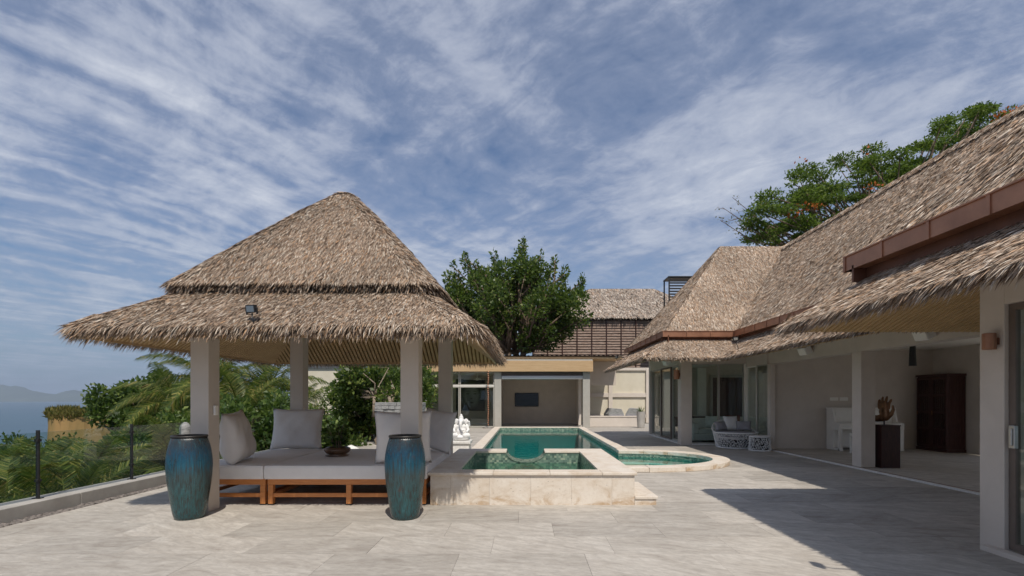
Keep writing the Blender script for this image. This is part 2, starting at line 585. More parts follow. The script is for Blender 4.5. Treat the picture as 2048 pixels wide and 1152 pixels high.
def m_vase():
    m = bpy.data.materials.new('vase_glaze')
    m.use_nodes = True
    t = NT(m.node_tree)
    b = t.n['Principled BSDF']
    tc = t.add('ShaderNodeTexCoord').outputs['Object']
    rnd = t.add('ShaderNodeObjectInfo').outputs['Random']
    tc = t.vmath('ADD', tc, t.add('ShaderNodeCombineXYZ', {0: t.math('MULTIPLY', rnd, 5.0)}).outputs[0])
    sep = t.add('ShaderNodeSeparateXYZ', {0: t.add('ShaderNodeTexCoord').outputs['Object']})
    drip = t.noise(t.mapping(tc, (15, 15, 0.7)), 5.0, 6, 0.65, 0.1)
    blot = t.noise(t.mapping(tc, (1, 1, 0.8)), 5.0, 5, 0.6)
    h = t.math('ADD', sep.outputs[2], t.math('MULTIPLY_ADD', drip, 0.30, -0.15))
    c = t.ramp(h, [(0.0, (0.014, 0.062, 0.070)), (0.30, (0.024, 0.078, 0.083)), (0.55, (0.034, 0.070, 0.077)), (0.68, (0.012, 0.075, 0.115)), (0.82, (0.007, 0.050, 0.092)), (0.96, (0.02, 0.032, 0.04))])
    c = t.mix(t.ramp(drip, [(0.40, 0.85), (0.52, 0.0)]), c, (0.028, 0.024, 0.022))
    c = t.mix(t.ramp(drip, [(0.58, 0.0), (0.70, 0.55)]), c, (0.05, 0.18, 0.21))
    c = t.mix(t.ramp(blot, [(0.62, 0.0), (0.72, 0.7)]), c, (0.075, 0.03, 0.02))
    t.set(b, 'Base Color', c)
    t.set(b, 'Roughness', t.ramp(blot, [(0.4, 0.22), (0.7, 0.5)]))
    bm = t.add('ShaderNodeBump', {'Strength': 0.6, 'Distance': 0.006, 'Height': drip})
    t.set(b, 'Normal', bm)
    M['vase'] = m


def m_portrait():
    # soft grey study of a face, printed on canvas (flat print)
    m = bpy.data.materials.new('portrait_print')
    m.use_nodes = True
    t = NT(m.node_tree)
    b = t.n['Principled BSDF']
    tc = t.add('ShaderNodeTexCoord').outputs['Object']

    def blob(cx, cz, rx, rz, soft=0.5):
        v = t.vmath('MULTIPLY', t.vmath('SUBTRACT', tc, (cx, 0, cz)), (1 / rx, 0, 1 / rz))
        n = t.add('ShaderNodeVectorMath', operation='LENGTH')
        t.set(n, 0, v)
        return t.ramp(n.outputs[1], [(1 - soft, 1.0), (1.0, 0.0)])
    c = t.mix(blob(0.06, 0.85, 0.52, 0.78, 0.35), (0.03, 0.03, 0.032), (0.20, 0.205, 0.21))
    c = t.mix(blob(0.2, 0.95, 0.28, 0.6, 0.9), c, (0.33, 0.335, 0.34))
    for ex in (-0.16, 0.27):
        c = t.mix(blob(ex, 1.0, 0.15, 0.07, 0.9), c, (0.06, 0.06, 0.06))
        c = t.mix(blob(ex, 1.14, 0.19, 0.05, 0.95), c, (0.09, 0.09, 0.09))
    c = t.mix(blob(0.05, 0.72, 0.11, 0.05, 0.8), c, (0.09, 0.09, 0.09))
    c = t.mix(blob(0.06, 0.48, 0.17, 0.06, 0.7), c, (0.07, 0.06, 0.06))
    t.set(b, 'Base Color', c)
    b.inputs['Roughness'].default_value = 0.5
    M['portrait'] = m


m_tile(); m_travertine(); m_mosaic(); m_vase(); m_portrait()
TH = [(0.0, (0.10, 0.072, 0.052)), (0.15, (0.215, 0.155, 0.112)), (0.34, (0.31, 0.232, 0.172)), (0.55, (0.37, 0.285, 0.215)), (0.70, (0.40, 0.245, 0.14)), (0.78, (0.42, 0.34, 0.265)), (1.0, (0.58, 0.51, 0.425))]
m_thatch('thatch', TH)
m_thatch('thatch_villa', [(p, tuple(min(1.0, 1.22 * x + 0.01) for x in c)) for p, c in TH])
m_thatch('thatch_old', [(p, tuple(0.8 * x + 0.11 for x in c)) for p, c in TH])
m_leaf('leaf_ficus', [(0, (0.026, 0.05, 0.016)), (0.5, (0.062, 0.105, 0.025)), (0.85, (0.14, 0.19, 0.042)), (1, (0.30, 0.34, 0.09))], 0.4, 0.45)
m_leaf('leaf_hedge', [(0, (0.025, 0.05, 0.014)), (0.5, (0.06, 0.105, 0.024)), (0.85, (0.12, 0.175, 0.04)), (1, (0.22, 0.27, 0.075))], 0.45)
m_leaf('leaf_flame', [(0, (0.04, 0.08, 0.012)), (0.5, (0.095, 0.155, 0.022)), (1, (0.21, 0.27, 0.04))], 0.6, 0.45)
m_leaf('leaf_palm', [(0, (0.03, 0.06, 0.015)), (0.45, (0.085, 0.125, 0.022)), (0.78, (0.21, 0.22, 0.045)), (0.92, (0.36, 0.31, 0.09)), (1, (0.30, 0.19, 0.08))], 0.45, 0.35)
m_leaf('leaf_dry', [(0, (0.10, 0.085, 0.02)), (0.5, (0.19, 0.15, 0.04)), (1, (0.12, 0.13, 0.03))], 0.7, 0.3)
m_leaf('flower', [(0, (0.42, 0.09, 0.02)), (1, (0.55, 0.17, 0.03))], 0.6, 0.4, (0.6, 0.2, 0.05))
m_glass('glass', (0.88, 0.93, 0.90))
m_glass('rail_glass', (0.86, 0.91, 0.88), 0.7)
m_water('pool_water', (0.16, 0.80, 0.78), 0.11, 3.2)
m_water('spa_water', (0.62, 0.90, 0.80), 0.12, 5.0)


def m_sea():
    m = bpy.data.materials.new('sea_water')
    m.use_nodes = True
    t = NT(m.node_tree)
    b = t.n['Principled BSDF']
    pos = t.add('ShaderNodeNewGeometry').outputs['Position']
    n = t.noise(t.mapping(pos, (0.6, 1.6, 1)), 0.004, 5, 0.6)
    t.set(b, 'Base Color', t.ramp(n, [(0.35, (0.012, 0.05, 0.085)), (0.65, (0.022, 0.075, 0.11))]))
    b.inputs['Roughness'].default_value = 0.35
    bm = t.add('ShaderNodeBump', {'Strength': 0.4, 'Distance': 1.0, 'Height': t.noise(pos, 0.15, 4, 0.6)})
    t.set(b, 'Normal', bm)
    M['sea'] = m


m_sea()

# ------------------------------------------------------------------ bulk geometry
def tri_sample(polys, dens, r):
    """polys: list of planar vertex loops -> points, normals (up), down-slope directions"""
    P, N, D = [], [], []
    for poly in polys:
        pts = [Vector(p) for p in poly]
        nrm = Vector((0, 0, 0))
        for i in range(1, len(pts) - 1):
            nrm += (pts[i] - pts[0]).cross(pts[i + 1] - pts[0])
        nrm.normalize()
        if nrm.z < 0: nrm = -nrm
        dn = Vector((0, 0, -1)) - nrm * (-nrm.z)
        if dn.length < 1e-4: dn = Vector((1, 0, 0))
        dn.normalize()
        for i in range(1, len(pts) - 1):
            a, b, c = pts[0], pts[i], pts[i + 1]
            area = (b - a).cross(c - a).length / 2
            k = int(area * dens + r.random())
            if k <= 0: continue
            u = r.random((k, 1)); v = r.random((k, 1))
            fl = (u + v) > 1
            u = np.where(fl, 1 - u, u); v = np.where(fl, 1 - v, v)
            P.append(np.array(a)[None] + u * np.array(b - a)[None] + v * np.array(c - a)[None])
            N.append(np.repeat(np.array(nrm)[None], k, 0))
            D.append(np.repeat(np.array(dn)[None], k, 0))
    return np.concatenate(P), np.concatenate(N), np.concatenate(D)


def unit(a):
    return a / np.maximum(np.linalg.norm(a, axis=1, keepdims=True), 1e-9)


def strand_arrays(P, N, D, L, W, r, spread=0.20, lift=(0.04, 0.20), droop=0.0):
    k = len(P)
    S = unit(np.cross(N, D))
    d = unit(D + S * r.normal(0, spread, (k, 1)))
    s = unit(np.cross(N, d))
    l = L * r.uniform(0.65, 1.25, (k, 1))
    lf = l * r.uniform(lift[0], lift[1], (k, 1))
    roll = r.normal(0, 0.42, (k, 1))
    wv = (s * np.cos(roll) + N * np.sin(roll)) * (W * r.uniform(0.6, 1.35, (k, 1)) / 2)
    p0 = P + N * 0.006
    p1 = p0 + d * l * 0.62 + N * lf * 0.75
    p2 = p0 + d * l + N * lf
    p2[:, 2] -= (l[:, 0] * droop)
    V = np.stack([p0 - wv, p0 + wv, p1 + wv * 0.85, p1 - wv * 0.85, p2], 1)
    return V.reshape(-1, 3)


def strand_faces(k):
    b = (np.arange(k) * 5)[:, None]
    f = np.concatenate([b + np.array([[0, 1, 2, 3]]), b + np.array([[3, 2, 4]])], 1).ravel()
    lt = np.tile(np.array([4, 3]), k)
    return f, lt


def fringe(edges, per_m, L, W, r, thick=0.12, slope=0.7):
    """edges: (a, b, outward) segments; strands running over the eave plus hanging tips below it"""
    out = []
    dn = np.array([0, 0, -1.0])
    for a, b, o in edges:
        a, b, o = np.array(a, float), np.array(b, float), np.array(o, float)
        o = o / np.linalg.norm(o)
        ln = np.linalg.norm(b - a)
        S = unit((b - a)[None])
        for mode, frac in ((0, 0.75), (1, 0.55)):
            k = int(ln * per_m * frac)
            if k == 0: continue
            t = r.random((k, 1))
            if mode == 0:
                ins = r.uniform(0.0, 0.20, (k, 1))
                P = a + (b - a) * t - o * ins
                P[:, 2] += ins[:, 0] * slope + 0.004
                D = (o * 1.0 + dn * slope)[None] + dn[None] * r.uniform(0.0, 0.35, (k, 1))
            else:
                P = a + (b - a) * t + o * r.uniform(-0.10, 0.01, (k, 1))
                P[:, 2] += r.uniform(-thick, -0.01, k)
                D = (o * 0.75 + dn * 0.66)[None] + dn[None] * r.uniform(-0.2, 0.5, (k, 1))
            D = unit(D)
            N = unit(np.cross(np.repeat(S, k, 0), D))
            N = N * np.sign((N * (o * 0.6 + np.array([0, 0, 0.8]))).sum(1, keepdims=True) + 1e-6)
            out.append(strand_arrays(P, N, D, L * (1.15 if mode == 0 else 0.8), W, r, 0.2, (-0.02, 0.14), 0.10))
    return np.concatenate(out)


def thatch(name, polys, edges, parent, dens, L, W, mat_='thatch', seed=1, base_thick=0.12, fr=130, fL=0.2, base=True):
    r = np.random.default_rng(seed)
    if base:
        mb = MB()
        for p in polys: mb.poly(p)
        me_o = mb.build(name, M['thatch_base'], parent)
        bm = bmesh.new(); bm.from_mesh(me_o.data)
        bmesh.ops.remove_doubles(bm, verts=bm.verts, dist=0.002)
        bmesh.ops.recalc_face_normals(bm, faces=bm.faces)
        up = sum(f.normal.z for f in bm.faces)
        if up < 0: bmesh.ops.reverse_faces(bm, faces=bm.faces)
        bm.to_mesh(me_o.data); bm.free()
        sol = me_o.modifiers.new('thick', 'SOLIDIFY'); sol.thickness = base_thick; sol.offset = -1
        par = me_o
    else:
        par = parent
    P, N, D = tri_sample(polys, dens, r)
    V = strand_arrays(P, N, D, L, W, r)
    if edges:
        V = np.concatenate([V, fringe(edges, fr, fL, W, r, base_thick)])
    f, lt = strand_faces(len(V) // 5)
    o = mesh_np('thatch_leaves', V, f, lt, M[mat_], par)
    o['kind'] = 'stuff'
    return par


def leaf_mesh(name, C, Nn, size, matname, parent, r, aspect=0.5, up=0.3):
    k = len(C)
    d = unit(Nn + r.normal(0, 0.8, (k, 3)) + np.array([0, 0, up]))
    rv = r.normal(0, 1, (k, 3))
    s = unit(np.cross(d, rv))
    n = np.cross(s, d)
    l = size * r.uniform(0.6, 1.35, (k, 1))
    w = l * aspect / 2
    V = np.stack([C, C + d * l * 0.45 + s * w + n * l * 0.08, C + d * l - n * l * 0.06, C + d * l * 0.45 - s * w + n * l * 0.08], 1).reshape(-1, 3)
    b = (np.arange(k) * 4)[:, None]
    f = (b + np.array([[0, 1, 2, 3]])).ravel()
    return mesh_np(name, V, f, np.full(k, 4), M[matname], parent)


def clump_points(c, rad, k, r, shell=0.55):
    v = unit(r.normal(0, 1, (k, 3)))
    t = (shell + (1 - shell) * r.random((k, 1)) ** 0.6) * r.uniform(0.8, 1.12, (k, 1))
    rr = np.array(rad if hasattr(rad, '__len__') else (rad,) * 3)
    return np.array(c) + v * t * rr, v


def tree(name, label, cat, base, clumps, leaf, n_leaf, matname, trunk_r, seed, group=None, fork=0.35, aspect=0.5, up=0.3, crooked=0.12, flowers=None, multi=1, bark='bark', shell=0.5, branch_scale=1.0):
    r = np.random.default_rng(seed)
    root = empty(name, base)
    tag(root, label, cat, group)
    bx, by, bz = base
    cc = np.array([c[:3] for c in clumps])
    mid = cc.mean(0)
    mb = MB()
    forks = []
    for q in range(multi):
        off = r.normal(0, 0.25, 2) if multi > 1 else np.zeros(2)
        top = np.array([bx + (mid[0] - bx) * fork + off[0] * 2, by + (mid[1] - by) * fork + off[1] * 2, bz + (cc[:, 2].min() - bz) * (0.55 + fork)])
        pts = []
        for i in range(6):
            t = i / 5
            j = r.normal(0, crooked, 3) * (0 < i < 5)
            p = np.array([bx + off[0], by + off[1], bz - 0.3]) * (1 - t) + top * t + j
            pts.append(Vector(p - np.array(base)))
        mb.tube(pts, [trunk_r * (1.25 - 0.6 * i / 5) for i in range(6)], 8)
        forks.append(top)
    for c in clumps:
        e = np.array(c[:3])
        top = forks[int(np.argmin([np.linalg.norm(e - f) for f in forks]))]
        a = top
        b = a * 0.45 + e * 0.55 + r.normal(0, crooked * 1.5, 3)
        b[2] += 0.08 * np.linalg.norm(e - a)
        q = a * 0.75 + e * 0.25 + r.normal(0, crooked, 3)
        tr = trunk_r * 0.42 * branch_scale
        mb.tube([Vector(x - np.array(base)) for x in (a, q, b, e)], [tr, tr * 0.75, tr * 0.5, tr * 0.2], 6)
    mb.build('trunk', M[bark], root, smooth=True)
    Cs, Ns = [], []
    vol = np.array([(c[3] * c[4] * c[5]) ** (2 / 3) for c in clumps])
    for c, w in zip(clumps, vol / vol.sum()):
        k = max(int(n_leaf * w), 12)
        p, v = clump_points(c[:3], c[3:6], k, r, shell)
        Cs.append(p - np.array(base)); Ns.append(v)
    leaf_mesh('crown', np.concatenate(Cs), np.concatenate(Ns), leaf, matname, root, r, aspect, up)
    if flowers:
        Cs, Ns = [], []
        for c in flowers:
            p, v = clump_points(c[:3], c[3:6], int(c[6]), r, 0.2)
            Cs.append(p - np.array(base)); Ns.append(v)
        leaf_mesh('blossom', np.concatenate(Cs), np.concatenate(Ns), leaf * 0.9, 'flower', root, r, 0.7)
    return root


# ------------------------------------------------------------------ terrain, sea, islands
SEA = -80.0


def terrain_z(x, y):
    d = np.maximum(0, -6.75 - x)
    e = np.maximum(0, y - 70)
    g = np.maximum(0, x - 22)
    b = np.maximum(0, -12 - y)
    z = -0.45 - 3.2 * np.clip(d / 1.2, 0, 1) - 0.42 * np.maximum(0, d - 1.2) - 0.25 * e + 0.16 * np.minimum(g, 60) - 0.9 * np.maximum(0, g - 150) - 0.5 * b
    z = z + 0.5 * np.sin(x * 0.31 + 1.3) * np.sin(y * 0.27) * np.clip((d - 2) / 8, 0, 1)
    return np.maximum(z, SEA - 6)


def build_terrain():
    def axis(a, b, fine0, fine1, nf, nc):
        return np.unique(np.concatenate([np.linspace(a, fine0, nc), np.linspace(fine0, fine1, nf), np.linspace(fine1, b, nc)]))
    xs = axis(-520, 520, -50, 30, 120, 40)
    ys = axis(-300, 620, -14, 80, 90, 40)
    X, Y = np.meshgrid(xs, ys)
    Z = terrain_z(X, Y)
    V = np.stack([X, Y, Z], -1).reshape(-1, 3)
    nx, ny = len(xs), len(ys)
    i = np.arange(nx - 1)[None] + np.arange(ny - 1)[:, None] * nx
    f = np.stack([i, i + 1, i + nx + 1, i + nx], -1).ravel()
    # the pool basin is dug below the ground: leave out the cells it needs
    q = f.reshape(-1, 4)
    cx = V[q][:, :, 0].mean(1); cy = V[q][:, :, 1].mean(1)
    keep = ~((cx > -2.4) & (cx < 5.9) & (cy > 6.0) & (cy < 25.6))
    q = q[keep]
    o = mesh_np('hillside', V, q.ravel(), np.full(len(q), 4), M['soil'], None, True)
    tag(o, kind='structure')
    n = 96
    mb = MB()
    ring = [(26000 * math.cos(2 * math.pi * k / n), 26000 * math.sin(2 * math.pi * k / n), SEA) for k in range(n)]
    mb.poly(ring)
    tag(mb.build('sea', M['sea']), kind='structure')

    # far islands
    def island(x0, x1, y, prof, seed, label):
        r = np.random.default_rng(seed)
        m = 60
        V, F = [], []
        rows = 7
        for j in range(rows):
            t = j / (rows - 1)
            w = math.sin(math.pi * t)
            for i in range(m):
                u = i / (m - 1)
                h = np.interp(u, [p[0] for p in prof], [p[1] for p in prof]) * (1 + 0.10 * math.sin(u * 47 + seed) + 0.07 * math.sin(u * 101 + j))
                V.append((x0 + (x1 - x0) * u, y + (t - 0.5) * 1400, SEA - 5 + (h + 5) * w ** 0.8))
        for j in range(rows - 1):
            for i in range(m - 1):
                a = j * m + i
                F += [a, a + 1, a + m + 1, a + m]
        o = mesh_np('island', V, F, np.full(len(F) // 4, 4), M['island_rock'], None, True)
        tag(o, label, 'island', 'islands on the horizon')
        tag(o, kind='structure')
    island(-12600, -10150, 11500, [(0, 120), (0.18, 330), (0.32, 345), (0.5, 225), (0.75, 140), (1, 0)], 3, 'hazy blue island with a rounded summit on the sea horizon')
    island(-11000, -9500, 11500, [(0, 0), (0.25, 145), (0.42, 245), (0.6, 165), (0.78, 195), (1, 0)], 8, 'hazy low island with two humps on the sea horizon')


build_terrain()

# ------------------------------------------------------------------ terrace
PX0, PX1, PY0, PY1 = -1.2, 2.55, 10.35, 24.0       # pool water rectangle
BC, BR = (2.50, 11.90), (1.90, 1.50)               # round bay
SPX0, SPX1, SPY0, SPY1 = -1.34, 1.55, 7.0, 10.3    # raised spa
COPZ = 0.10


def in_pool(x, y, g):
    if PX0 - g < x < PX1 + g and PY0 - g < y < PY1 + g: return True
    if SPX0 + 0.08 < x < SPX1 - 0.08 and SPY0 + 0.08 < y < SPY1 + 0.1: return True
    if x > BC[0] - 0.05 and ((x - BC[0]) / (BR[0] + g)) ** 2 + ((y - BC[1]) / (BR[1] + g)) ** 2 < 1: return True
    return False


def build_terrace():
    mb = MB()
    # sub-base slabs round the pool (clear of its basin)
    for (x0, x1, y0, y1) in ((-6.6, 16, -8, 6.98), (-6.6, -1.45, 6.98, 31), (4.9, 16, 6.98, 31), (-1.45, 4.9, 24.25, 31), (1.6, 4.9, 6.98, 10.0), (2.8, 4.9, 13.8, 24.25)):
        mb.box(x0, x1, y0, y1, -0.40, -0.03)
    ter = mb.build('terrace', M['concrete'])
    tag(ter, kind='structure')
    TW, TL, gap = 0.6, 1.2, 0.0025
    full = MB().box(-TL / 2 + gap / 2, TL / 2 - gap / 2, -TW / 2 + gap / 2, TW / 2 - gap / 2, -0.03, 0)
    cand = []
    y = 3.615
    row = 0
    while y < 25.5:
        x = -6.08 - [0.0, 0.55, 0.25, 0.8][row % 4]
        while x < 7.0:
            cand.append((x + TL / 2, y + TW / 2, row))
            x += TL
        y += TW
        row += 1
    cand.sort(key=lambda c: c[1])
    shared = None
    n = 0
    rest = MB()
    for cx, cy, row in cand:
        cells = []
        m = 12
        x0, x1 = cx - TL / 2, cx + TL / 2
        xa, xb = max(x0, -6.06), min(x1, 7.0)
        if xb - xa < 0.05: continue
        # a corner, edge or inner point inside the pool makes it a cut tile
        cut = any(in_pool(xa + (xb - xa) * i / 6, cy + TW * (j / 4 - 0.5), 0.17) for i in range(7) for j in range(5))
        fullsize = (xa == x0 and xb == x1)
        if cut:
            b = MB()
            st = 0.1
            any_ = False
            nx = max(1, int(round((xb - xa) / st))); ny = 6
            for i in range(nx):
                for j in range(ny):
                    qx = xa + (xb - xa) * (i + 0.5) / nx; qy = cy - TW / 2 + TW * (j + 0.5) / ny
                    if not in_pool(qx, qy, 0.17):
                        any_ = True
                        X0 = xa + (xb - xa) * i / nx; X1 = xa + (xb - xa) * (i + 1) / nx
                        Y0 = cy - TW / 2 + TW * j / ny; Y1 = Y0 + TW / ny
                        b.poly([(X0 - cx, Y0 - cy, 0), (X1 - cx, Y0 - cy, 0), (X1 - cx, Y1 - cy, 0), (X0 - cx, Y1 - cy, 0)])
            if not any_: continue
            if n < 300:
                b.build('paving_tile', M['tile'], ter, loc=(cx, cy, 0)); n += 1
            else:
                rest.add([(v[0] + cx, v[1] + cy, v[2]) for v in b.v], b.f)
            continue
        if not fullsize:
            b = MB().box(xa - cx + gap / 2, xb - cx - gap / 2, -TW / 2 + gap / 2, TW / 2 - gap / 2, -0.03, 0)
        else:
            b = full
        if n < 300:
            if fullsize:
                if shared is None:
                    o = b.build('paving_tile', M['tile'], ter, loc=(cx, cy, 0)); shared = o.data
                else:
                    o = bpy.data.objects.new('paving_tile', shared); o.location = (cx, cy, random.uniform(-0.001, 0.001)); link(o, ter)
            else:
                b.build('paving_tile', M['tile'], ter, loc=(cx, cy, 0))
            n += 1
        else:
            rest.add([(v[0] + cx, v[1] + cy, v[2]) for v in b.v], b.f)
    if rest.v:
        o = rest.build('paving_tiles_far', M['tile'], ter); o['kind'] = 'stuff'
    return ter


terrace = build_terrace()

# kerb and pebble strip on the sea side
kerb = empty('parapet_kerb', (-6.42, 5, 0))
tag(kerb, 'low grey concrete kerb carrying the glass railing along the terrace edge', 'kerb')
y = -1.0
while y < 17.8:
    box('kerb_block', M['concrete'], kerb, -6.60 + 6.42, -6.22 + 6.42, y - 5 + 0.003, y + 2.0 - 5 - 0.003, -0.4, 0.175, 0.008)
    y += 2.0


def pebbles():
    r = np.random.default_rng(3)
    k = 2600
    V, F = [], []
    mb = MB()
    base = MB().ball((0, 0, 0), (1, 1, 1), 6, 4)
    bv = np.array(base.v)
    bf = base.f
    allv = []; flat = []; lt = []
    for i in range(k):
        y = 2.5 + 14 * r.random() ** 1.5
        s = r.uniform(0.012, 0.032)
        sc = np.array([s * r.uniform(0.8, 1.4), s * r.uniform(0.8, 1.4), s * 0.7])
        a = r.uniform(0, 6.28)
        rot = np.array([[math.cos(a), -math.sin(a), 0], [math.sin(a), math.cos(a), 0], [0, 0, 1]])
        allv.append((bv * sc) @ rot.T + np.array([r.uniform(-6.205, -6.08), y, 0.0 - 0.012 + r.uniform(0, 0.015)]))
        o = i * len(bv)
        for f in bf:
            flat += [o + j for j in f]; lt.append(len(f))
    o = mesh_np('pebbles', np.concatenate(allv), flat, lt, M['pebble'], None, True)
    tag(o, 'dark pebbles filling the narrow strip along the kerb', 'pebbles', kind='stuff')


pebbles()

# glass railing
POSTS = [5.02 + 1.57 * i - 3.14 for i in range(10)]
rail = empty('glass_railing', (-6.42, 5, 0.175))
tag(rail, 'frameless glass railing with slim black posts above the kerb', 'railing')
for y in POSTS:
    b = MB().box(-0.02, 0.02, -0.010, 0.010, 0, 0.90).box(-0.05, 0.05, -0.035, 0.035, 0, 0.012)
    for z in (0.22, 0.75):
        b.box(-0.024, 0.024, -0.028, 0.028, z, z + 0.035)
    b.build('post', M['dark_metal'], rail, loc=(0, y - 5, 0))
for a, b in zip(POSTS[:-1], POSTS[1:]):
    MB().box(-0.005, 0.005, a - 5 + 0.02, b - 5 - 0.02, 0.04, 0.87).build('pane', M['rail_glass'], rail)


# ------------------------------------------------------------------ pool and spa
def ell(rx, ry, a):
    return (BC[0] + rx * math.cos(a), BC[1] + ry * math.sin(a))


def build_pool():
    root = empty('swimming_pool', (0.7, 17, -1.5))
    tag(root, 'long green tiled swimming pool with pale coping and a rounded step bay', 'pool')
    bx, by, bz = root.location

    def put(b, name, m, **kw):
        return b.build(name, M[m], root, loc=(-bx, -by, -bz), **kw)
    n = 28
    arc = [ell(BR[0], BR[1], -math.pi / 2 + math.pi * i / n) for i in range(n + 1)]
    # outline of the water, counter-clockwise
    out = [(PX0, PY0), (BC[0], BC[1] - BR[1])] + arc[1:-1] + [(BC[0], BC[1] + BR[1]), (PX1, BC[1] + BR[1] + 0.001), (PX1, PY1), (PX0, PY1)]
    out = [(PX0, PY0 + 0.05)] + out[1:]
    out[0] = (PX0, 10.40)
    # walls
    b = MB()
    m = len(out)
    for i in range(m):
        p, q = out[i], out[(i + 1) % m]
        b.add([(p[0], p[1], -1.5), (q[0], q[1], -1.5), (q[0], q[1], -0.32), (p[0], p[1], -0.32)], [(0, 3, 2, 1)])
    put(b, 'basin_wall', 'pool_plaster')
    b = MB()
    for i in range(m):
        p, q = out[i], out[(i + 1) % m]
        b.add([(p[0], p[1], -0.32), (q[0], q[1], -0.32), (q[0], q[1], COPZ - 0.03), (p[0], p[1], COPZ - 0.03)], [(0, 3, 2, 1)])
    put(b, 'mosaic_band', 'mosaic')
    b = MB()
    tris = tessellate_polygon([[Vector((p[0], p[1], 0)) for p in out]])
    vv = [(p[0], p[1], -1.5) for p in out]
    b.add(vv, [tuple(t) for t in tris])
    put(b, 'basin_floor', 'pool_plaster')
    b = MB()
    b.add([(p[0], p[1], -0.07) for p in out], [tuple(t) for t in tris])
    put(b, 'water_surface', 'pool_water')
    # rounded steps
    for k, (f, z) in enumerate(((0.80, -0.22), (0.58, -0.50), (0.36, -0.85))):
        inner = [ell(BR[0] * f, BR[1] * f, -math.pi / 2 + math.pi * i / n) for i in range(n + 1)]
        outer = [ell(BR[0] * 0.998, BR[1] * 0.998, -math.pi / 2 + math.pi * i / n) for i in range(n + 1)]
        b = MB()
        vs = []
        for p, q in zip(inner, outer):
            vs += [(p[0], p[1], -1.5), (p[0], p[1], z), (q[0], q[1], z)]
        fs = []
        for i in range(n):
            a, c = i * 3, i * 3 + 3
            fs += [(a, c, c + 1, a + 1), (a + 1, c + 1, c + 2, a + 2)]
        b.add(vs, fs)
        put(b, 'step', 'travertine' if k == 0 else 'pool_plaster')
    # coping stones: straight runs
    def slab(x0, x1, y0, y1):
        b = MB().box(x0 + 0.002, x1 - 0.002, y0 + 0.002, y1 - 0.002, 0.003, COPZ)
        put(b, 'coping_stone', 'travertine', bevel=0.012)
    y = 10.42
    while y < PY1 - 0.01:
        y2 = min(y + 0.9, PY1)
        slab(PX0 - 0.30, PX0 + 0.015, y, y2)
        y = y2
    y = BC[1] + BR[1] + 0.36
    while y < PY1 - 0.01:
        y2 = min(y + 0.9, PY1)
        slab(PX1 - 0.015, PX1 + 0.30, y, y2)
        y = y2
    x = PX0 - 0.30
    while x < PX1 + 0.29:
        x2 = min(x + 0.9, PX1 + 0.30)
        slab(x, x2, PY1, PY1 + 0.30)
        x = x2
    slab(SPX1 + 0.003, BC[0], BC[1] - BR[1] - 0.35, BC[1] - BR[1] + 0.015)
    # curved run
    ns = 9
    sub = 5
    for k in range(ns):
        a0 = -math.pi / 2 + math.pi * k / ns + 0.002
        a1 = -math.pi / 2 + math.pi * (k + 1) / ns - 0.002
        ins = [ell(BR[0] - 0.015, BR[1] - 0.015, a0 + (a1 - a0) * i / sub) for i in range(sub + 1)]
        ous = [ell(BR[0] + 0.36, BR[1] + 0.35, a0 + (a1 - a0) * i / sub) for i in range(sub + 1)]
        b = MB().prism(ous + ins[::-1], 0.003, COPZ)
        put(b, 'coping_stone', 'travertine', bevel=0.012)
    # corner stone where the bay meets the long side
    slab(PX1 - 0.06, BC[0] - 0.0 + 0.35, BC[1] + BR[1] + 0.352, BC[1] + BR[1] + 0.36 + 0.001) if False else None
    return root


build_pool()


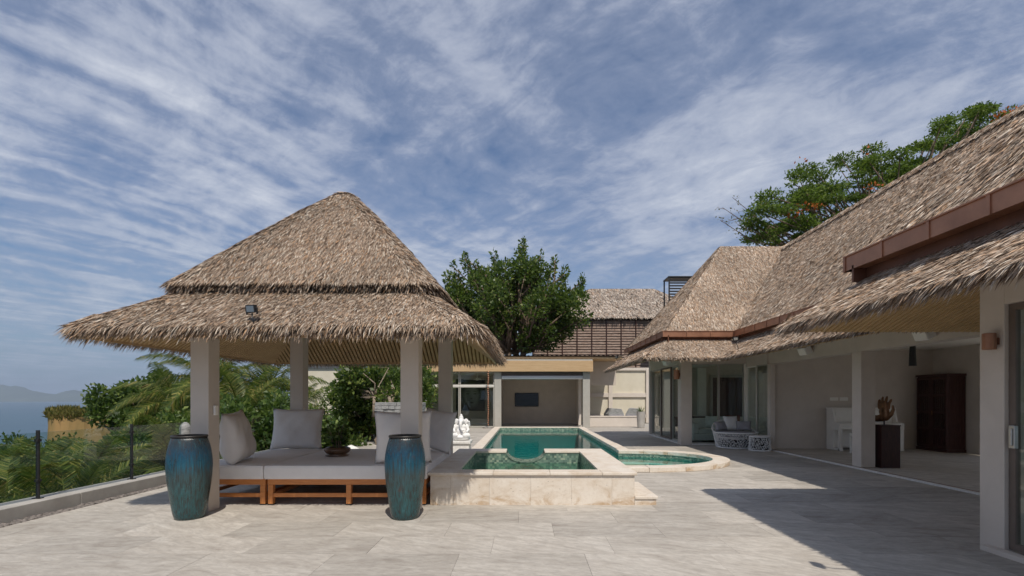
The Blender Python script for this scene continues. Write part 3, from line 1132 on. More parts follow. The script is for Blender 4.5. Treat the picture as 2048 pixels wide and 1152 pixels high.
def build_spa():
    root = empty('raised_spa', (0.1, 8.6, 0))
    tag(root, 'raised travertine spa with square basin and a scalloped spillway', 'spa')
    bx, by = 0.1, 8.6
    OX0, OX1, OY0, OY1 = -0.97, 1.08, 7.29, 9.82
    T = 0.457

    def put(b, name, m, **kw):
        return b.build(name, M[m], root, loc=(-bx, -by, 0), **kw)
    # core
    b = MB()
    b.box(SPX0 + 0.03, SPX1 - 0.03, SPY0 + 0.03, OY0 - 0.012, -1.5, T - 0.04)
    b.box(SPX0 + 0.03, OX0 - 0.012, OY0 - 0.012, OY1 + 0.012, -1.5, T - 0.04)
    b.box(OX1 + 0.012, SPX1 - 0.03, OY0 - 0.012, OY1 + 0.012, -1.5, T - 0.04)
    put(b, 'core', 'concrete')
    # spillway wall with scalloped cut
    cx, rx, dz = 0.01, 0.375, 0.185
    n = 20
    prof = [(SPX0 + 0.03, -1.5), (SPX1 - 0.03, -1.5), (SPX1 - 0.03, T - 0.04), (cx + rx, T - 0.04)]
    arc = [(cx + rx * math.cos(a), T - 0.04 - dz * math.sin(a)) for a in [math.pi * i / n for i in range(n + 1)]]
    prof += arc[1:-1] + [(cx - rx, T - 0.04), (SPX0 + 0.03, T - 0.04)]
    pr = MB().prism(prof, 0, 1)
    vs = [(v[0], OY1 + v[2] * (SPY1 - 0.03 - OY1), v[1]) for v in pr.v]
    b = MB().add(vs, pr.f)
    put(b, 'spillway_wall', 'mosaic')
    # scallop lip
    b = MB()
    vs = []
    for (x, z) in arc:
        nx_, nz_ = (x - cx) / rx, (z - (T - 0.04)) / dz
        vs += [(x, OY1 - 0.015, z), (x, SPY1 - 0.02, z), (x - nx_ * 0.014, SPY1 - 0.02, z - nz_ * 0.012), (x - nx_ * 0.014, OY1 - 0.015, z - nz_ * 0.012)]
    fs = []
    for i in range(n):
        a, c = i * 4, i * 4 + 4
        for k in range(4):
            fs.append((a + k, a + (k + 1) % 4, c + (k + 1) % 4, c + k))
    b.add(vs, fs)
    put(b, 'spillway_lip', 'mosaic')
    # basin lining
    b = MB()
    b.box(OX0 - 0.01, OX0, OY0, OY1, -0.6, T - 0.045).box(OX1, OX1 + 0.01, OY0, OY1, -0.6, T - 0.045).box(OX0, OX1, OY0 - 0.01, OY0, -0.6, T - 0.045)
    b.box(OX0, OX1, OY0, OY1, -0.62, -0.60)
    put(b, 'basin_lining', 'mosaic')
    b = MB().box(OX0 + 0.002, OX1 - 0.002, OY1 - 0.45, OY1 - 0.002, -0.6, -0.10).box(OX0 + 0.002, OX0 + 0.42, OY0 + 0.002, OY1 - 0.452, -0.6, -0.10).box(OX1 - 0.42, OX1 - 0.002, OY0 + 0.002, OY1 - 0.452, -0.6, -0.10)
    put(b, 'bench_seat', 'mosaic')
    put(MB().poly([(OX0, OY0, 0.225), (OX1, OY0, 0.225), (OX1, OY1, 0.225), (OX0, OY1, 0.225)]), 'water_surface', 'spa_water')
    # facing slabs (front, sides)
    xs = [SPX0 + 0.012, -1.04, -0.50, 0.08, 0.65, 1.22, SPX1 - 0.012]
    for a, c in zip(xs[:-1], xs[1:]):
        put(MB().box(a + 0.001, c - 0.001, SPY0 + 0.012, SPY0 + 0.03, 0.0, T - 0.041), 'facing_slab', 'travertine')
    ys = [SPY0 + 0.031, 7.6, 8.2, 8.8, 9.4, SPY1 - 0.03]
    for a, c in zip(ys[:-1], ys[1:]):
        put(MB().box(SPX0 + 0.012, SPX0 + 0.03, a + 0.001, c - 0.001, 0.0, T - 0.041), 'facing_slab', 'travertine')
        put(MB().box(SPX1 - 0.03, SPX1 - 0.012, a + 0.001, c - 0.001, 0.0, T - 0.041), 'facing_slab', 'travertine')
    # back face above the pool
    put(MB().box(SPX0 + 0.03, cx - rx - 0.03, SPY1 - 0.03, SPY1 - 0.012, -1.5, T - 0.041).box(cx + rx + 0.03, SPX1 - 0.03, SPY1 - 0.03, SPY1 - 0.012, -1.5, T - 0.041), 'back_facing', 'mosaic')

    def cop(x0, x1, y0, y1):
        put(MB().box(x0 + 0.0012, x1 - 0.0012, y0 + 0.0012, y1 - 0.0012, T - 0.04, T), 'coping_stone', 'travertine', bevel=0.008)
    for a, c in zip([SPX0 - 0.02, -0.45, 0.35, 1.08], [-0.45, 0.35, 1.08, SPX1 + 0.02]):
        cop(a, c, SPY0 - 0.02, OY0 + 0.015)
    for a, c in zip([OY0 + 0.015, 8.15, 9.0], [8.15, 9.0, OY1 - 0.015]):
        cop(SPX0 - 0.02, OX0 + 0.015, a, c)
        cop(OX1 - 0.015, SPX1 + 0.02, a, c)
    cop(SPX0 - 0.02, cx - rx, OY1 - 0.015, SPY1 + 0.0)
    cop(cx + rx, SPX1 + 0.02, OY1 - 0.015, SPY1 + 0.0)
    # side step
    put(MB().box(SPX1 - 0.01, 1.84, 7.01, 8.2, 0.0, 0.085), 'step_riser', 'travertine')
    put(MB().box(SPX1 - 0.01, 1.86, 6.99, 8.22, 0.085, 0.125), 'step_tread', 'travertine', bevel=0.006)


build_spa()


# ------------------------------------------------------------------ slatted soffits
def slats(polys, pitch, w, t, parent, name='slat_lining', backing=True, mat_='soffit_wood'):
    """thin laths running down the slope on the underside of planar polygons"""
    mb = MB()
    bk = MB()
    for poly in polys:
        pts = [Vector(p) for p in poly]
        nrm = (pts[1] - pts[0]).cross(pts[2] - pts[0]).normalized()
        if nrm.z > 0: nrm = -nrm           # pointing down
        dn = Vector((0, 0, -1)) - nrm * nrm.dot(Vector((0, 0, -1)))
        dn.normalize()
        sd = nrm.cross(dn).normalized()
        o = pts[0]
        uv = [((p - o).dot(sd), (p - o).dot(dn)) for p in pts]
        u0, u1 = min(a for a, _ in uv), max(a for a, _ in uv)
        k = int((u1 - u0) / pitch)
        for i in range(k):
            u = u0 + (i + 0.5) * pitch
            hit = []
            for j in range(len(uv)):
                (a, c), (e, f) = uv[j], uv[(j + 1) % len(uv)]
                if (a - u) * (e - u) < 0:
                    hit.append(c + (f - c) * (u - a) / (e - a))
            if len(hit) < 2: continue
            v0, v1 = min(hit), max(hit)
            if v1 - v0 < 0.04: continue
            A = o + sd * u + dn * v0 + nrm * (t / 2)
            B = o + sd * u + dn * v1 + nrm * (t / 2)
            mb.bar(A, B, w, t, up=nrm)
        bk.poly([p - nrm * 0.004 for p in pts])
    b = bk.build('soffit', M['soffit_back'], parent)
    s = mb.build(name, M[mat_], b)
    s['kind'] = 'stuff'
    return b


# ------------------------------------------------------------------ pavilion
PC = (-2.90, 8.08)


def ring(w, z, rc=0.25, n=5):
    pts = []
    for q in range(4):
        a0 = math.pi / 2 * q
        cx = (w - rc) * (1 if q in (0, 3) else -1)
        cy = (w - rc) * (1 if q in (0, 1) else -1)
        for i in range(n):
            a = a0 + (math.pi / 2) * i / (n - 1)
            pts.append((cx + rc * math.cos(a), cy + rc * math.sin(a), z))
    return pts


def loft(r0, r1):
    n = len(r0)
    return [[r0[i], r1[i], r1[(i + 1) % n], r0[(i + 1) % n]] for i in range(n)]


def ring_edges(r0, zoff=0.0):
    n = len(r0)
    e = []
    for i in range(n):
        a, b = r0[i], r0[(i + 1) % n]
        d = Vector(b) - Vector(a)
        if d.length < 1e-4: continue
        o = Vector((d.y, -d.x, 0))
        e.append(((a[0], a[1], a[2] + zoff), (b[0], b[1], b[2] + zoff), tuple(o)))
    return e


def build_pavilion():
    root = empty('garden_pavilion', (PC[0], PC[1], 0))
    tag(root, 'square open pavilion with two tiered thatched roof on four beige columns', 'pavilion')
    for (cx, cy) in ((-4.285, 6.70), (-1.52, 6.70), (-4.27, 9.46), (-1.50, 9.46)):
        w = 0.12
        b = MB().box(-w, w, -w, w, 0.0, 2.80)
        b.build('column', M['plaster'], root, bevel=0.006, loc=(cx - PC[0], cy - PC[1], 0))
    # ring beam over the columns
    b = MB()
    for s in (-1, 1):
        b.bar((-1.5, s * 1.38, 2.72), (1.5, s * 1.38, 2.72), 0.14, 0.2)
        b.bar((s * 1.382, -1.3, 2.72), (s * 1.382, 1.3, 2.72), 0.14, 0.196)
    # lining of the underside
    inner = []
    A, B = (2.30, 2.235), (0.05, 4.28)
    for q in range(4):
        c, s = math.cos(q * math.pi / 2), math.sin(q * math.pi / 2)
        rot = lambda x, y: (x * c - y * s, x * s + y * c)
        m = [(-A[0], -A[0], A[1]), (A[0], -A[0], A[1]), (1.45, -1.45, 2.80), (-1.45, -1.45, 2.80)]
        inner.append([rot(p[0], p[1]) + (p[2],) for p in m])
        m = [(-1.45, -1.45, 2.80), (1.45, -1.45, 2.80), (B[0], -B[0], B[1]), (-B[0], -B[0], B[1])]
        inner.append([rot(p[0], p[1]) + (p[2],) for p in m])
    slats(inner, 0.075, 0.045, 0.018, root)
    # eave board
    b = MB()
    for q in range(4):
        c, s = math.cos(q * math.pi / 2), math.sin(q * math.pi / 2)
        rot = lambda x, y, z: (x * c - y * s, x * s + y * c, z)
        b.bar(rot(-2.28 + 0.03 * (q % 2), -2.30, 2.245), rot(2.28 - 0.03 * (q % 2), -2.30, 2.245), 0.03, 0.09)
    b.build('eave_board', M['wood_beam'], root)
    # thatch, lower tier
    r_lo = ring(2.38, 2.345, 0.22)
    r_mid = ring(1.98, 2.635, 0.28)
    r_hi = ring(1.42, 3.05, 0.35)
    thatch('lower_thatch', loft(r_hi, r_mid) + loft(r_mid, r_lo), ring_edges(r_lo), root, 4800, 0.145, 0.0118, seed=11, base_thick=0.11, fr=800, fL=0.19)
    # upper tier
    u0 = ring(1.74, 2.99, 0.30)
    u1 = ring(1.15, 3.68, 0.30)
    u2 = ring(0.53, 4.36, 0.22)
    u3 = ring(0.115, 4.76, 0.09)
    u4 = ring(0.02, 4.82, 0.015)
    thatch('upper_thatch', loft(u4, u3) + loft(u3, u2) + loft(u2, u1) + loft(u1, u0), ring_edges(u0), root, 4800, 0.145, 0.0118, seed=12, base_thick=0.11, fr=700, fL=0.14)
    # light switch box on the front column
    sw = box('switch_box', M['white_paint'], root, -4.155 - PC[0], -4.125 - PC[0], 6.66 - PC[1], 6.73 - PC[1], 1.27, 1.40, 0.006)
    return root


build_pavilion()


def floodlight(name, label, loc, face, arm):
    """box floodlight on a bent arm; loc = arm foot"""
    root = empty(name, loc)
    tag(root, label, 'floodlight', 'black outdoor floodlights')
    a = [Vector((0, 0, 0))] + [Vector(p) for p in arm]
    MB().tube(a, 0.010, 6).build('arm', M['black_plastic'], root, smooth=True)
    e = a[-1]
    f = Vector(face).normalized()
    sd = f.cross(Vector((0, 0, 1))).normalized()
    up = sd.cross(f)
    mx = Matrix((sd, f, up)).transposed().to_4x4()
    mx.translation = e + up * 0.05
    h = MB().box(-0.062, 0.062, -0.02, 0.02, -0.045, 0.045)
    for i in range(5):
        h.box(-0.055, 0.055, -0.045, -0.02, -0.038 + i * 0.018, -0.032 + i * 0.018)
    h.box(-0.075, -0.064, -0.012, 0.012, -0.055, 0.012).box(0.064, 0.075, -0.012, 0.012, -0.055, 0.012).box(-0.075, 0.075, -0.012, 0.012, -0.062, -0.055)
    o = h.build('housing', M['black_plastic'], root, bevel=0.004)
    o.matrix_local = mx
    l = MB().box(-0.048, 0.048, 0.02, 0.024, -0.033, 0.033).build('lens', M['steel'], root)
    l.matrix_local = mx
    return root


floodlight('floodlight', 'black floodlight on bent arm above the front eave of the pavilion', (-3.06, 5.80, 2.27), (-0.25, -1, -0.2),
           [(0.0, -0.09, 0.02), (-0.02, -0.14, 0.10), (-0.035, -0.13, 0.19)])


# ------------------------------------------------------------------ villa (right)
def build_villa():
    root = empty('thatched_villa', (8, 10, 0))
    tag(root, 'beige villa with steep thatched hip roofs, copper gutters and open glazed rooms', 'house')
    ox, oy = 8, 10

    def put(b, name, m, parent=None, **kw):
        if parent is None:
            return b.build(name, M[m], root, loc=(-ox, -oy, 0), **kw)
        return b.build(name, M[m], parent, **kw)

    def sh(polys):
        return [[(p[0] - ox, p[1] - oy, p[2]) for p in q] for q in polys]

    def she(edges):
        return [((a[0] - ox, a[1] - oy, a[2]), (b[0] - ox, b[1] - oy, b[2]), o) for a, b, o in edges]
    # ---- main + cross wing thatch
    E, I, ze, zi = 2.66, 3.34, 2.66, 3.34
    lo = [
        [(3.33, 13.93, ze), (3.33, 20.6, ze), (4.35, 19.6, zi), (4.35, 14.95, zi)],
        [(3.33, 13.93, ze), (5.53, 13.93, ze), (6.45, 14.95, zi), (4.35, 14.95, zi)],
        [(5.53, 13.93, ze), (6.45, 14.95, zi), (6.45, 5.9, zi), (5.53, 5.9, ze)],
    ]
    le = [((3.33, 20.6, ze), (3.33, 13.93, ze), (-1, 0, 0)), ((3.33, 13.93, ze), (5.53, 13.93, ze), (0, -1, 0)), ((5.53, 13.93, ze), (5.53, 6.25, ze), (-1, 0, 0))]
    thatch('lower_thatch', sh(lo), she(le), root, 2800, 0.15, 0.0155, mat_='thatch_villa', seed=21, base_thick=0.075, fr=560, fL=0.15)
    zg, zr = 3.50, 6.78
    hp = (6.79, 17.4, zr); rr = (9.05, 17.4, zr)
    up = [
        [(4.15, 14.73, zg), (6.23, 14.73, zg), rr, hp],
        [(4.15, 14.73, zg), hp, (4.15, 20.2, zg)],
        [(6.23, 14.73, zg), (6.23, 5.0, zg), (9.05, 5.0, zr), rr],
    ]
    ue = [((4.06, 20.2, zg), (4.06, 14.64, zg), (-1, 0, 0)), ((4.06, 14.64, zg), (6.14, 14.64, zg), (0, -1, 0)), ((6.14, 14.64, zg), (6.14, 5.0, zg), (-1, 0, 0))]
    th = thatch('main_thatch', sh(up), None, root, 2500, 0.155, 0.016, mat_='thatch_villa', seed=22, base_thick=0.14)
    back = [[(4.06, 20.2, zg), hp, rr, (11.9, 20.2, zg)], [(9.05, 17.4, zr), (11.9, 20.2, zg), (11.9, 2.0, zg), (9.05, 2.0, zr)], [(6.14, 5.0, zg), (6.14, 2.0, zg), (9.05, 2.0, zr), (9.05, 5.0, zr)]]
    thatch('rear_thatch', sh(back), None, root, 60, 0.3, 0.05, seed=23, base_thick=0.14)
    # ridge cap
    r = np.random.default_rng(5)
    cap = [[(9.05 - 0.16, 17.5, zr - 0.13), (9.05, 17.5, zr + 0.05), (9.05, 2, zr + 0.05), (9.05 - 0.16, 2, zr - 0.13)],
           [(9.05 + 0.16, 17.5, zr - 0.13), (9.05, 17.5, zr + 0.05), (9.05, 2, zr + 0.05), (9.05 + 0.16, 2, zr - 0.13)]]
    thatch('ridge_cap', sh(cap), None, root, 1500, 0.16, 0.02, mat_='thatch_villa', seed=24, base_thick=0.04)
    # ---- near wing thatch
    nlo = [
        [(3.37, 1.6, 2.45), (3.37, 6.60, 2.45), (4.30, 5.70, 3.07), (4.30, 1.6, 3.07)],
        [(3.37, 6.60, 2.45), (7.6, 6.60, 2.45), (7.6, 5.70, 3.07), (4.30, 5.70, 3.07)],
    ]
    nle = [((3.37, 6.60, 2.45), (3.37, 1.6, 2.45), (-1, 0, 0)), ((3.37, 6.60, 2.44), (5.4, 6.60, 2.44), (0, 1, 0))]
    thatch('near_lower_thatch', sh(nlo), she(nle[:1]), root, 3900, 0.15, 0.0125, mat_='thatch_villa', seed=31, base_thick=0.085, fr=760, fL=0.17)
    thatch('near_lower_thatch', sh([[(3.37, -4, 2.45), (3.37, 1.6, 2.45), (4.30, 1.6, 3.07), (4.30, -4, 3.07)]]), she([((3.37, 1.6, 2.45), (3.37, -4, 2.45), (-1, 0, 0))]), root, 500, 0.24, 0.03, seed=36, base_thick=0.12, fr=160, fL=0.14)
    thatch('near_end_fringe', sh([[(3.37, 6.60, 2.42), (5.4, 6.60, 2.42), (5.4, 6.5, 2.49), (3.37, 6.5, 2.49)]]), she(nle[1:]), root, 300, 0.1, 0.026, seed=33, base_thick=0.03, fr=120, fL=0.10)
    ng, nr = 3.25, 6.80
    ap = (7.25, 2.75, nr)
    nup = [
        [(4.03, 1.6, ng), (4.03, 5.97, ng), ap, (7.25, 1.6, nr)],
        [(4.03, 5.97, ng), (10.47, 5.97, ng), ap],
    ]
    thatch('near_upper_thatch', sh(nup), None, root, 3300, 0.155, 0.0135, mat_='thatch_villa', seed=32, base_thick=0.13)
    thatch('near_upper_thatch', sh([[(4.03, -4, ng), (4.03, 1.6, ng), (7.25, 1.6, nr), (7.25, -4, nr)]]), None, root, 350, 0.27, 0.035, seed=37, base_thick=0.13)
    nb = [[(7.25, -4, nr), ap, (10.56, 6.06, ng), (10.56, -4, ng)]]
    thatch('near_rear_thatch', sh(nb), None, root, 60, 0.3, 0.05, seed=34, base_thick=0.13)

    # ---- copper gutters
    def gutter(a, b, out, z0, z1, seg, cap_end=False):
        a, b, out = Vector(a), Vector(b), Vector(out)
        d = b - a
        L = d.length
        d.normalize()
        k = max(1, round(L / seg))
        g = MB()
        # back board below and behind the trough
        pa, pb = a - out * 0.17, b - out * 0.17
        g.bar((pa.x - ox, pa.y - oy, z0 - 0.06), (pb.x - ox, pb.y - oy, z0 - 0.06), 0.03, 0.20)
        gb = g.build('gutter', M['copper_dark'], root)
        for i in range(k):
            s0 = a + d * (L * i / k + 0.004)
            s1 = a + d * (L * (i + 1) / k - 0.004)
            m = MB()
            h = z1 - z0
            for p0, p1, w, hh, off, zz in ((s0, s1, 0.012, h, -0.006, (z0 + z1) / 2), (s0, s1, 0.13, 0.012, -0.077, z0 + 0.006), (s0, s1, 0.035, 0.014, 0.0, z1 + 0.004)):
                q0, q1 = p0 + out * off, p1 + out * off
                m.bar((q0.x - ox, q0.y - oy, zz), (q1.x - ox, q1.y - oy, zz), w, hh)
            # joint strap
            q0, q1 = s0 + out * 0.004, s0 + d * 0.035 + out * 0.004
            m.bar((q0.x - ox, q0.y - oy, (z0 + z1) / 2), (q1.x - ox, q1.y - oy, (z0 + z1) / 2), 0.016, h + 0.012)
            m.build('gutter_panel', M['copper'], gb)
        return gb
    gutter((4.02, 20.2, 0), (4.02, 14.6, 0), (-1, 0, 0), 3.29, 3.45, 0.7)
    gutter((4.02, 14.6, 0), (6.10, 14.6, 0), (0, -1, 0), 3.29, 3.45, 0.72)
    gutter((6.10, 14.6, 0), (6.10, 5.6, 0), (-1, 0, 0), 3.29, 3.45, 0.65)
    gutter((3.90, 6.12, 0), (3.90, -4.0, 0), (-1, 0, 0), 3.04, 3.21, 0.62)
    gutter((3.90, 6.12, 0), (6.5, 6.12, 0), (0, 1, 0), 3.04, 3.21, 0.62)

    # ---- slatted soffits
    sf = [
        [(3.42, -4, 2.372), (3.42, 6.52, 2.372), (4.60, 5.07, 2.86), (4.60, -4, 2.86)],
        [(3.42, 6.52, 2.372), (7.0, 6.52, 2.372), (7.0, 5.07, 2.86), (4.60, 5.07, 2.86)],
        [(3.42, 14.0, 2.55), (3.42, 20.4, 2.55), (5.15, 20.4, 3.1), (5.15, 16.0, 3.1)],
        [(3.42, 14.0, 2.55), (5.62, 14.0, 2.55), (7.10, 15.9, 3.1), (5.15, 16.0, 3.1)],
        [(5.62, 6.5, 2.55), (5.62, 14.0, 2.55), (7.10, 15.9, 3.1), (7.10, 6.5, 3.1)],
    ]
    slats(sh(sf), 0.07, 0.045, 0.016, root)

    # ---- walls
    put(MB().box(7.10, 7.40, 5.06, 15.9, 2.49, 3.12), 'header_wall', 'plaster')
    put(MB().box(7.10, 7.40, 10.56, 10.86, 0.03, 2.488), 'pillar', 'plaster', bevel=0.006)
    put(MB().box(7.06, 7.20, 14.40, 14.56, 0.03, 2.488), 'corner_post', 'plaster')
    put(MB().box(7.21, 12.1, 14.60, 14.80, 0.02, 2.90), 'partition_wall', 'plaster')
    put(MB().box(11.90, 12.1, 12.3, 14.598, 0.02, 2.90), 'room_wall', 'plaster')
    put(MB().box(11.90, 12.1, 5.0, 12.298, 2.60, 2.90), 'header_wall', 'plaster')  # unseen side left open under this header to let daylight brighten the room
    put(MB().box(11.90, 12.1, 8.3, 8.6, 0.02, 2.598), 'pillar', 'plaster')
    put(MB().box(4.86, 12.1, 4.80, 5.055, 0.0, 3.1), 'end_wall', 'plaster')
    put(MB().box(4.60, 4.858, 4.80, 5.06, 0.0, 2.9), 'corner_column', 'plaster', bevel=0.006)
    put(MB().box(4.60, 4.80, 1.9, 4.798, 2.40, 2.95), 'door_header', 'plaster')
    put(MB().box(4.60, 4.80, -4, 1.898, 0.0, 2.95), 'side_wall', 'plaster')
    put(MB().box(7.12, 12.1, 5.0, 20.2, 2.90, 2.98), 'ceiling', 'white_paint')
    put(MB().box(7.40, 7.62, 5.0, 14.6, 2.72, 2.899), 'ceiling_cove', 'white_paint')
    # indoor floor and threshold
    put(MB().box(7.13, 12.1, 5.0, 14.6, -0.02, 0.022), 'room_floor', 'tile')
    put(MB().box(7.01, 7.13, 5.06, 14.4, -0.02, 0.030), 'threshold', 'white_stone', bevel=0.004)
    put(MB().box(7.085, 7.10, 5.0, 14.4, 0.030, 0.036), 'door_track', 'copper_dark')
    put(MB().box(4.50, 4.60, -4, 4.95, 0.0, 0.05), 'threshold', 'plaster', bevel=0.004)

    # cross wing
    put(MB().box(4.98, 5.33, 15.96, 16.30, 0.0, 3.1), 'pillar', 'plaster', bevel=0.006)
    put(MB().box(5.05, 5.25, 16.31, 20.2, 2.60, 3.1), 'header_wall', 'plaster')
    put(MB().box(5.33, 7.095, 15.98, 16.2, 2.60, 3.1), 'header_wall', 'plaster')
    put(MB().box(7.06, 7.20, 14.57, 15.975, 2.495, 3.11), 'header_wall', 'plaster')
    put(MB().box(5.05, 12.1, 20.2, 20.4, 0.0, 3.1), 'rear_wall', 'plaster')
    put(MB().box(6.95, 7.25, 20.0, 20.198, 0.03, 2.7), 'rear_pier', 'white_paint')
    put(MB().box(9.6, 9.75, 14.8, 20.2, 2.5, 2.90), 'inner_header', 'plaster')  # hidden side wall opened below the header to bring light into the lounge
    put(MB().box(9.6, 9.75, 14.8, 15.2, 0.02, 2.499), 'inner_pier', 'plaster')
    put(MB().box(5.16, 9.6, 16.05, 20.2, -0.02, 0.025), 'lounge_floor', 'dark_wood')
    put(MB().box(5.26, 7.10, 16.2, 20.2, 2.72, 2.80), 'lounge_ceiling', 'white_paint')
    put(MB().box(5.02, 5.30, 16.30, 20.2, -0.02, 0.04), 'threshold', 'white_stone')
    put(MB().box(5.33, 7.1, 15.94, 16.10, -0.02, 0.04), 'threshold', 'white_stone')

    # glazing: framed panes, each window its own part
    def window_y(x, y0, y1, z0, z1, m='grey_frame', fw=0.05, d=0.06, mid=None):
        f = MB().box(x, x + d, y0, y0 + fw, z0, z1).box(x, x + d, y1 - fw, y1, z0, z1).box(x, x + d, y0 + fw, y1 - fw, z0, z0 + fw).box(x, x + d, y0 + fw, y1 - fw, z1 - fw, z1)
        o = put(f, 'window', m)
        MB().box(x + d * 0.4, x + d * 0.4 + 0.008, y0 + fw, y1 - fw, z0 + fw, z1 - fw).build('pane', M['glass'], o)
        return o

    def window_x(y, x0, x1, z0, z1, m='grey_frame', fw=0.05, d=0.06):
        f = MB().box(x0, x0 + fw, y, y + d, z0, z1).box(x1 - fw, x1, y, y + d, z0, z1).box(x0 + fw, x1 - fw, y, y + d, z0, z0 + fw).box(x0 + fw, x1 - fw, y, y + d, z1 - fw, z1)
        o = put(f, 'window', m)
        MB().box(x0 + fw, x1 - fw, y + d * 0.4, y + d * 0.4 + 0.008, z0 + fw, z1 - fw).build('pane', M['glass'], o)
        return o
    window_y(5.12, 18.9, 20.18, 0.04, 2.598)
    window_y(5.12, 17.6, 18.88, 0.04, 2.598, 'brown_frame')
    window_y(5.18, 16.32, 17.62, 0.04, 2.598, 'grey_frame')
    window_x(16.05, 5.335, 6.22, 0.04, 2.598, 'grey_frame', 0.03)
    window_x(16.05, 6.225, 7.03, 0.04, 2.598, 'grey_frame', 0.03)
    put(MB().box(7.035, 7.14, 15.98, 16.1, 0.02, 2.598), 'corner_post', 'white_paint')
    window_y(7.08, 15.30, 15.97, 0.04, 2.49, 'white_paint', 0.035)
    window_y(7.08, 14.58, 15.295, 0.04, 2.49, 'grey_frame', 0.03)
    # near sliding door
    dr = window_y(4.64, 3.35, 4.795, 0.05, 2.398, 'brown_frame', 0.065, 0.05)
    dr.name = 'sliding_door'
    h = MB().box(4.60, 4.64, 4.70, 4.76, 1.02, 1.24).box(4.585, 4.60, 4.715, 4.745, 1.05, 1.21)
    hh = h.build('handle', M['steel'], dr, bevel=0.006)
    d2 = window_y(4.70, 1.9, 3.40, 0.05, 2.398, 'brown_frame', 0.065, 0.05)
    d2.name = 'sliding_door'
    # near room inside
    put(MB().box(9.6, 9.75, -4, 4.8, 0.0, 0.9), 'room_wall', 'plaster')  # unseen far wall kept low, open above to let light in
    put(MB().box(4.9, 6.0, -4, -3.8, 0.0, 2.9), 'room_wall', 'plaster')
    put(MB().box(4.80, 9.6, -4, 4.8, -0.02, 0.02), 'room_floor', 'tile')
    put(MB().box(4.80, 7.6, -4, 4.8, 2.9, 2.95), 'ceiling', 'white_paint')
    # switch plates
    for x in (9.02, 9.30):
        put(MB().box(x - 0.12, x + 0.12, 14.585, 14.60, 1.42, 1.52), 'switch_plate', 'white_paint', bevel=0.004)
    return root


build_villa()

floodlight('floodlight', 'black floodlight on bent arm under the far copper gutter corner', (5.72, 13.35, 2.80), (-0.6, -1, -0.3), [(-0.05, -0.05, 0.02), (-0.10, -0.10, 0.10), (-0.13, -0.1, 0.22)])
floodlight('floodlight', 'black floodlight on bent arm over the long near thatched eave', (3.42, 2.80, 2.40), (-1, 0.2, -0.3), [(-0.12, 0.0, 0.02), (-0.28, 0.0, 0.06), (-0.34, 0.0, 0.16)])
floodlight('floodlight', 'black floodlight on bent arm at the far corner of the villa eave', (3.62, 18.9, 2.80), (-1, -0.5, -0.3), [(-0.08, 0.0, 0.02), (-0.13, 0.0, 0.10), (-0.15, 0.0, 0.2)])


def speaker(label, loc, rz):
    root = empty('outdoor_speaker', loc, rz)
    tag(root, label, 'speaker', 'white speakers under the eaves')
    b = MB().prism([(-0.16, 0), (0.16, 0), (0.12, -0.17), (-0.12, -0.17)], -0.10, 0.10)
    o = b.build('cabinet', M['lamp_white'], root, bevel=0.02)
    o.location = (0, -0.10, 0)
    g = MB().box(-0.112, 0.112, -0.176, -0.170, -0.085, 0.085).build('grille', M['white_paint'], root, bevel=0.003)
    g.location = (0, -0.10, 0)
    for q in (o, g): q.rotation_euler = (R(28), 0, 0)
    MB().box(-0.05, 0.05, -0.10, 0, -0.03, 0.03).build('bracket', M['grey_frame'], root)


speaker('white box speaker on the wall beside the dark pendant lamp', (7.10, 8.75, 2.66), R(-75))
speaker('white box speaker on the wall above the open piano bay', (7.10, 12.45, 2.72), R(-75))
speaker('white box speaker above the far glass wall next to the pool', (5.05, 17.3, 2.78), R(-75))


def wall_lamp(label, loc, rz, h=0.16, r=0.055):
    root = empty('wall_lamp', loc, rz)
    tag(root, label, 'wall lamp', 'copper wall lamps')
    MB().lathe([(r * 0.9, 0), (r, 0.004), (r, h - 0.004), (r * 0.9, h)], (0, -r - 0.02, 0), 20).build('shade', M['copper'], root, smooth=False)
    MB().box(-0.03, 0.03, -0.03, 0, h * 0.3, h * 0.7).build('back_plate', M['copper_dark'], root)


wall_lamp('copper cylinder lamp on the column next to the sliding door', (4.60, 4.875, 1.97), R(-90), 0.16, 0.055)
wall_lamp('copper cylinder lamp on the pillar of the glazed far wing', (4.98, 16.08, 2.10), R(-90), 0.30, 0.09)


